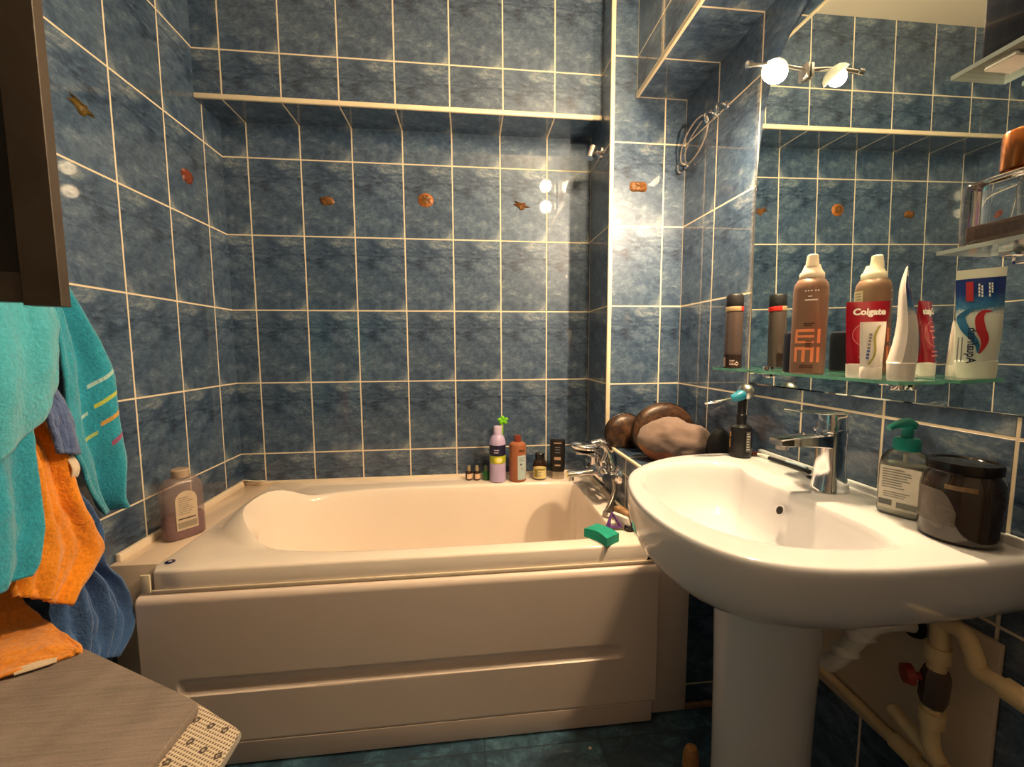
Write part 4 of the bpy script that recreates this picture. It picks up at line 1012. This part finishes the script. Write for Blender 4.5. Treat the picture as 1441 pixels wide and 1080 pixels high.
def finish_towel(o, th=.007):
    md = o.modifiers.new('pile', 'SOLIDIFY'); md.thickness = th; md.offset = 0
    return o
turq = fabric('turquoise_terry', srgb(46,156,186), .24, 170, .005); turq2 = fabric('light_turquoise_terry', srgb(74,176,200), .20, 170, .005)
# back striped turquoise towel
def striped():
    mt = fabric('striped_turquoise_terry', srgb(46,156,186), .24, 170, .005); mt.name = 'striped_turquoise_terry'
    nt = mt.node_tree; p = nt.nodes['Principled BSDF']; base = p.inputs['Base Color'].links[0].from_socket
    N = NT.__new__(NT); N.mat = mt; N.t = nt; N.p = p; N.out = nt.nodes['Material Output']
    sp = N.n('ShaderNodeSeparateXYZ'); N.l(N.n('ShaderNodeUVMap').outputs[0], sp.inputs[0]); u, v = sp.outputs[0], sp.outputs[1]
    def inside(x, lo, hi): return N.math('MULTIPLY', N.math('GREATER_THAN', x, lo), N.math('LESS_THAN', x, hi))
    q = N.math('ADD', v, N.math('MULTIPLY', u, .26)); q2 = N.math('ADD', v, N.math('MULTIPLY', u, .22))
    col = base
    for qq, c0, w, u0, u1, c in ((q,.69,.013,.52,.80,srgb(190,222,216)),(q,.76,.014,.54,.95,srgb(206,214,80)),(q,.825,.014,.56,.97,srgb(226,166,64)),(q,.905,.016,.60,.99,srgb(166,74,116)),(q2,.748,.012,.32,.50,srgb(180,216,212)),(q2,.823,.012,.36,.54,srgb(196,206,110))):
        k_ = N.math('MULTIPLY', inside(qq, c0-w/2, c0+w/2), inside(u, u0, u1)); col = N.mix(N.math('MULTIPLY', k_, .9), col, c)
    N.l(col, p.inputs['Base Color']); return mt
T1L = [(.02,-.85,1.40),(.06,-.835,1.30),(.09,-.828,1.20),(.10,-.832,1.034),(.10,-.825,.907),(.10,-.808,.847),(.095,-.782,.783),(.085,-.738,.715)]
T1R = [(.012,-.775,1.40),(.03,-.757,1.323),(.045,-.718,1.203),(.05,-.672,1.112),(.05,-.647,1.04),(.05,-.643,.911),(.05,-.637,.835),(.05,-.668,.750),(.05,-.663,.710)]
o = build('bath_towel', towel(T1L, T1R, [(.020,1.15,.05,.12),(.013,2.4,.3,.15)], 90, 150, seed=2), striped())
uvl = o.data.uv_layers.new(name='UVMap')
for lp in o.data.loops: uvl.data[lp.index].uv = ((lp.vertex_index % 91)/90, (lp.vertex_index//91)/150)
tag(finish_towel(o), 'turquoise bath towel with thin coloured stripes hanging nearest the tub', 'towel', base=(.05,-.74,1.40))
# front turquoise towel: upper drape and lower fall
t = thing('bath_towel', 'large plain turquoise towel draped in front, below the open cabinet door', 'towel', (.20,-1.02,1.36))
T2L = [(.10,-1.20,1.38),(.21,-1.20,1.25),(.24,-1.21,1.10),(.245,-1.22,.98),(.24,-1.22,.87)]
T2R = [(.09,-.98,1.38),(.19,-.960,1.25),(.222,-.958,1.185),(.235,-.968,1.12),(.225,-.966,1.05),(.215,-.968,1.021)]
o = build('upper_fold', towel(T2L, T2R, [(.014,1.2,.1,.15),(.006,3.1,.4,.1)], 70, 80, seed=4), turq2, t); finish_towel(o, .009)
T3L = [(.15,-1.16,1.10),(.185,-1.16,.95),(.185,-1.15,.80),(.18,-1.14,.72)]
T3R = [(.15,-.985,1.10),(.175,-.981,.973),(.18,-.979,.842),(.18,-.988,.745),(.175,-1.004,.708)]
o = build('lower_fold', towel(T3L, T3R, [(.012,1.0,.55,.1),(.006,2.7,.2,.2)], 60, 70, seed=6), turq, t); finish_towel(o, .009)
# blue towel
blue = fabric('denim_blue_terry', srgb(68,104,160), .22, 170, .004); blue2 = fabric('dusty_blue_terry', srgb(88,108,158), .18, 170, .004)
t = thing('bath_towel', 'crumpled denim blue towel hanging behind the orange one beside the tub deck', 'towel', (.11,-.83,1.1))
B1L = [(.06,-.97,1.15),(.150,-.945,1.03),(.168,-.938,.95),(.172,-.936,.912)]
B1R = [(.06,-.91,1.15),(.150,-.896,1.02),(.165,-.892,.95),(.170,-.889,.897)]
o = build('folded_corner', towel(B1L, B1R, [(.004,1.2,.1,.1)], 40, 40, seed=8), blue2, t); finish_towel(o, .008)
B2L = [(.04,-.945,1.0),(.07,-.945,.876),(.075,-.95,.80),(.080,-.93,.70),(.08,-.872,.62),(.085,-.868,.52),(.085,-.862,.43)]
B2R = [(.04,-.86,1.0),(.07,-.849,.889),(.075,-.800,.779),(.075,-.768,.701),(.075,-.772,.620),(.080,-.738,.550),(.085,-.716,.46),(.085,-.732,.405),(.085,-.762,.368)]
o = build('hanging_fall', towel(B2L, B2R, [(.016,2.6,.2,.3),(.008,5.2,.0,-.4)], 90, 110, seed=9, wr=.010), blue, t); finish_towel(o, .006)
# orange towel
orng = fabric('orange_terry', srgb(240,146,36), .22, 150, .005)
t = thing('bath_towel', 'orange terry towel with white loop hanging between turquoise and blue towels', 'towel', (.15,-.93,.95))
O1L = [(.05,-1.03,1.12),(.135,-1.01,.95),(.145,-1.01,.84),(.15,-1.01,.74),(.155,-1.005,.672)]
O1R = [(.05,-.92,1.12),(.14,-.902,.925),(.146,-.888,.840),(.15,-.879,.783),(.152,-.845,.692),(.152,-.856,.660),(.152,-.902,.621),(.152,-.922,.599)]
o = build('hanging_fall', towel(O1L, O1R, [(.008,1.7,.2,.2),(.004,4.2,.0,.3)], 70, 90, seed=12, wr=.005), orng, t); finish_towel(o, .008)
m = MB()
def loop(u, v): return Vector((.158+.008*math.sin(v*PI), -.908+.016*u+.006*v, .897-.046*v))
m.grid(loop, 4, 10); o = build('hanging_loop', m, fabric('white_tape', srgb(228,212,190), .06), t); finish_towel(o, .002)
# orange towel lying on the mat
RZ = .555
t = thing('hand_towel', 'orange towel lying crumpled on top of the grey folded mat', 'towel', (.10,-.98,RZ))
C1 = [(-.0+.012,-.885,.66),(.05,-.90,.60),(.083,-.908,.574),(.15,-.945,.568),(.190,-.968,.566),(.225,-.990,.562),(.240,-1.005,.560)]
C2 = [(.012,-1.16,.64),(.03,-1.15,.59),(.05,-1.13,.566),(.10,-1.10,.563),(.14,-1.075,.562),(.19,-1.045,.560),(.232,-1.012,.5595)]
o = build('towel_cloth', towel(C1, C2, [(.003,1.5,.2,.2)], 50, 60, ax=Vector((0,0,1)), seed=15, wr=.004), fabric('orange_terry_flat', srgb(242,150,50), .2, 150, .004), t); finish_towel(o, .006)
m = MB(); m.tube([(.176,-1.047,.5610),(.196,-1.036,.5615),(.218,-1.024,.5605)], [.009,.010,.007], 10, flat=.45); build('care_label', m, fabric('cream_tape', srgb(226,206,180), .08), t)

# towel hooks rail hidden behind the door
t = thing('towel_rail', 'chrome towel rail on the left wall behind the hanging towels', 'rail', (.0,-1.0,1.39))
m = MB(); m.tube([(.030,-1.22,1.392),(.030,-.80,1.392)], .008, 12); build('bar', m, M['chrome'], t)
for y in (-1.20,-.82):
    m = MB(); m.tube([(.0006,y,1.392),(.030,y,1.392)], .009, 12); build('post', m, M['chrome'], t)

# ------------------------------------------------------------------ cabinet with open door
wenge = mottled('dark_wenge', [(.3,(.034,.024,.017)),(.7,(.058,.042,.030))], 8, .45, .0002)
t = thing('wall_cabinet', 'dark wenge wall cabinet with its framed door swung open at left edge', 'cabinet', (.0,-1.5,1.163))
d = Vector((.957,.288,0)).normalized(); nb = Vector((-d.y, d.x, 0)); fe = Vector((.437,-1.2,1.163)); DW = .34
hg = fe-d*DW
m = MB(); m.box(.0006,.10,-1.76,-1.300,1.163,1.93,.002); build('carcass', m, wenge, t)
Md = Matrix(((d.x,nb.x,0,hg.x),(d.y,nb.y,0,hg.y),(0,0,1,1.163),(0,0,0,1)))
m = MB(); sw = .036; DH = .767
m.box(DW-sw,DW,0,.020,0,DH,.0008,1,M=Md); m.box(0,sw,0,.020,0,DH,.0008,1,M=Md); m.box(sw,DW-sw,.002,.019,0.004,.040,.0008,1,M=Md); m.box(sw,DW-sw,.002,.019,DH-.044,DH,.0008,1,M=Md)
dr = build('door', m, wenge, t)
m = MB(); m.box(sw-.004,DW-sw+.004,.010,.015,.036,DH-.036,.0004,1,M=Md); build('door_panel', m, mat('black_glass_panel', (.004,.004,.004), .3), dr)
for z in (.1,.66):
    m = MB(); m.tube([Md @ Vector((-.002,.010,z)), Md @ Vector((-.002,.010,z+.05))], .006, 10); build('hinge', m, M['steel'], dr)

# ------------------------------------------------------------------ folded rug on a hamper
t = thing('laundry_hamper', 'woven laundry hamper under the folded grey mat by the left wall', 'hamper', (.25,-1.28,0))
m = MB(); m.box(.02,.44,-1.56,-1.10,.002,.50,.03,3); build('basket', m, fabric('woven_grey', srgb(110,100,92), .3, 90, .003, 0), t)
m = MB(); m.box(.012,.450,-1.57,-1.09,.50,.526,.008,2); build('lid', m, fabric('woven_grey_lid', srgb(118,108,98), .3, 90, .003, 0), t)
t = thing('bath_mat', 'grey woven bath mat folded with its dotted white backing showing', 'mat', (.25,-1.25,.527))
OUT = [(.015,-.885),(.20,-.972),(.397,-1.073),(.512,-1.132),(.5235,-1.142),(.5240,-1.152),(.520,-1.25),(.505,-1.42),(.49,-1.60),(.015,-1.60)]
def plate(m, P, z0, z1, e=.006, drop=None, mi=0):
    P = chaikin(P, 1) if len(P) > 6 else P
    cx = sum(p[0] for p in P)/len(P); cy = sum(p[1] for p in P)/len(P)
    def rg(k_, z): return [Vector((cx+(p[0]-cx)*k_, cy+(p[1]-cy)*k_, z)) for p in P]
    m.loft([rg(.985,z0), rg(1,z0+e*.6), rg(1,z1-e*.6), rg(.988,z1), rg(.6,z1), rg(.2,z1)], mi=mi)
m = MB(); plate(m, OUT, .5385, RZ-.0005)
build('top_layer', m, fabric('grey_woven_mat', srgb(136,124,118), .36, 330, .0016, .1, streak=math.radians(-62)), t, smooth=50)
def dots():
    N = NT('dotted_backing'); tc = N.n('ShaderNodeTexCoord').outputs['Object']
    mp = N.n('ShaderNodeMapping'); mp.inputs['Rotation'].default_value = (0,0,.45); N.l(tc, mp.inputs[0])
    v1 = N.n('ShaderNodeTexVoronoi', voronoi_dimensions='2D'); v1.inputs['Scale'].default_value = 190; v1.inputs['Randomness'].default_value = 0; N.l(mp.outputs[0], v1.inputs[0])
    v2 = N.n('ShaderNodeTexVoronoi', voronoi_dimensions='2D'); v2.inputs['Scale'].default_value = 34; v2.inputs['Randomness'].default_value = .12; N.l(mp.outputs[0], v2.inputs[0])
    c = N.ramp(v1.outputs['Distance'], [(.26,srgb(120,100,84)),(.36,srgb(214,200,180))])
    ringf = N.ramp(v2.outputs['Distance'], [(.0,(.35,.35,.35)),(.07,(.35,.35,.35)),(.09,(1,1,1)),(.16,(1,1,1)),(.19,(0,0,0))])
    N.l(N.mix(ringf, c, srgb(78,68,62)), N.p.inputs['Base Color']); N.p.inputs['Roughness'].default_value = .8
    N.bump(v1.outputs['Distance'], .0012); return N.mat
BK = [(.45,-1.085),(.505,-1.118),(.560,-1.152),(.603,-1.178),(.606,-1.186),(.604,-1.26),(.60,-1.42),(.595,-1.60),(.45,-1.60)]
m = MB(); plate(m, BK, .5275, .5385, .004)
o = build('backing', m, [dots(), fabric('grey_edge', srgb(140,134,128), .1, 300, .001)], t, smooth=50); o['label'] = 'white anti-slip backing with dark ringed dots'
for p in o.data.polygons:
    if p.normal.z < .5: p.material_index = 1
md = None
m = MB(); plate(m, [(.03,-.91),(.2,-.99),(.45,-1.13),(.452,-1.2),(.45,-1.59),(.03,-1.59)], .5275, .5382, .004); build('under_layer', m, fabric('grey_woven_under', srgb(124,112,104), .16, 330, .001, .1), t)

# ------------------------------------------------------------------ under the basin
m = MB(); m.box(W-.010, W-.0005, -1.276, -.93, .330, .648, .003)
tag(build('access_panel', m, mat('beige_board', srgb(206,188,166), .55, 0, .05, 9)), 'beige access board on the wall under the washbasin behind the pipes', 'panel', base=(W-.005,-1.10,.33))
pipe = mat('cream_painted_pipe', srgb(220,196,150), .4, 0, .08, 18)
t = thing('water_pipe', 'cream painted riser pipe with bent branch running right below the basin', 'pipe', (1.72,-1.232,.40))
m = MB(); m.tube(smooth_path([Vector(p) for p in ((1.715,-1.224,.672),(1.712,-1.231,.64),(1.71,-1.232,.59),(1.71,-1.230,.49),(1.71,-1.234,.445),(1.712,-1.245,.425))]), .0125, 16); build('riser', m, pipe, t)
m = MB(); m.tube(smooth_path([Vector(p) for p in ((1.714,-1.230,.655),(1.712,-1.247,.662),(1.71,-1.264,.662),(1.71,-1.277,.640),(1.71,-1.285,.620),(1.71,-1.31,.618),(1.71,-1.36,.616),(1.71,-1.42,.614))]), .012, 16); m.tube([(1.71,-1.315,.618),(1.71,-1.345,.6165)], .016, 16); build('branch', m, pipe, t)
v = thing('shutoff_valve', '', '', (0,0,0)); bpy.data.objects.remove(v)
m = MB(); m.tube([(1.711,-1.231,.578),(1.711,-1.231,.565),(1.711,-1.230,.525),(1.711,-1.230,.512)], [.015,.019,.019,.015], 8); vb = build('valve_body', m, mat('dull_brass', srgb(110,92,84), .35, .7), t)
m = MB(); m.tube([(1.700,-1.222,.556),(1.684,-1.214,.556)], [.006,.006], 10); m.tube([(1.686,-1.215,.556),(1.676,-1.210,.556)], [.017,.015], 14); build('valve_knob', m, mat('red_knob', srgb(140,40,36), .4), vb)
for z in (.606,.492):
    m = MB(); m.tube([(1.711,-1.231,z+.012),(1.711,-1.231,z-.012)], .017, 16); build('pipe_collar', m, pipe, t)
m = MB(); m.tube(smooth_path([Vector(p) for p in ((1.722,-1.16,.440),(1.720,-1.20,.430),(1.715,-1.245,.420),(1.712,-1.29,.412),(1.712,-1.36,.405))]), .011, 14); build('lower_branch', m, pipe, t)
m = MB(); m.tube([(1.713,-1.262,.417),(1.712,-1.292,.412)], .016, 14); build('pipe_collar', m, pipe, t)
t = thing('water_pipe', 'long cream pipe running low along the wall from pedestal to riser', 'pipe', (1.75,-1.05,.36))
m = MB(); m.tube([(1.748,-.90,.375),(1.748,-1.05,.366),(1.748,-1.17,.358),(1.748,-1.40,.345)], .010, 14); build('pipe_run', m, pipe, t)
m = MB(); m.tube([(1.748,-1.148,.360),(1.748,-1.185,.357)], .0155, 14); build('pipe_collar', m, pipe, t)
t = thing('waste_trap', 'white plastic waste elbow between basin pedestal and the beige board', 'pipe', (1.71,-1.12,.50))
m = MB(); m.tube(smooth_path([Vector(p) for p in ((1.757,-1.155,.600),(1.735,-1.150,.602),(1.712,-1.138,.592),(1.705,-1.118,.565),(1.702,-1.095,.520),(1.700,-1.070,.470),(1.695,-1.05,.44))]), .017, 18); build('elbow', m, M['white_pl'], t)
for c, d_ in (((1.704,-1.108,.546),(0,.024,.046)),((1.701,-1.082,.494),(0,.025,.05))):
    c = Vector(c); d_ = Vector(d_).normalized(); m = MB(); m.tube([c-d_*.012, c-d_*.009, c+d_*.009, c+d_*.012], [.020,.0235,.0235,.020], 16); build('coupling_nut', m, M['white_pl'], t)
m = MB(); m.tube([(1.7585,-1.1555,.600),(1.752,-1.1545,.600)], [.026,.024], 20); build('wall_ring', m, M['dark_hole'], t)
m = MB(); m.tube(smooth_path([Vector(p) for p in ((1.465,-.86,.0165),(1.476,-.875,.022),(1.488,-.895,.024),(1.497,-.93,.018))]), [.010]*6+[.015]*12+[.012]*7, 14)
m = MB(); m.lathe([(.016,0),(.020,.006),(.019,.03),(.0205,.06),(.0195,.095),(.014,.112),(.005,.118)], (1.490,-.90,.0005), 24, 1, .8)
tag(build('wooden_handle', m, mottled('varnished_wood', [(.3,srgb(150,104,58)),(.7,srgb(190,142,88))], 20, .4, .0003)), 'rounded wooden handle standing on the floor at the pedestal foot', 'handle', base=(1.49,-.90,0))
m = MB(); m.ell((1.27,-.775,.0035), (.005,.004,.003), 10, 8)
tag(build('crumb', m, M['cream_pl']), 'tiny pale crumb on the floor tiles in front of the tub', 'crumb', base=(1.27,-.775,0))

# ------------------------------------------------------------------ camera
cd = bpy.data.cameras.new('camera'); cam = bpy.data.objects.new('camera', cd); COL.objects.link(cam)
cd.sensor_width = 36; cd.lens = 573.71/1441*36; cd.clip_start = .01
rx, ry, rz_ = -.0867, -.1057, .0042
Rz = Matrix.Rotation(ry, 3, 'Z'); Rx = Matrix.Rotation(rx, 3, 'X'); Ry = Matrix(((math.cos(rz_),0,math.sin(rz_)),(0,1,0),(-math.sin(rz_),0,math.cos(rz_))))
Rm = Rz @ Rx @ Ry
right, fwd, up_ = Rm.col[0], Rm.col[1], Rm.col[2]
cam.matrix_world = Matrix(((right.x,up_.x,-fwd.x,.9503),(right.y,up_.y,-fwd.y,-1.7829),(right.z,up_.z,-fwd.z,1.1074),(0,0,0,1)))
sc.camera = cam
wd = bpy.data.worlds.new('world'); sc.world = wd; wd.use_nodes = True
wd.node_tree.nodes['Background'].inputs[0].default_value = (.8,.85,1,1); wd.node_tree.nodes['Background'].inputs[1].default_value = .02
sc.view_settings.view_transform = 'Standard'; sc.view_settings.look = 'None'; sc.view_settings.gamma = 1; sc.view_settings.use_curve_mapping = False
sc.view_settings.exposure = 0.25
sc.cycles.max_bounces = 10; sc.cycles.transparent_max_bounces = 16; sc.cycles.sample_clamp_indirect = 6.0
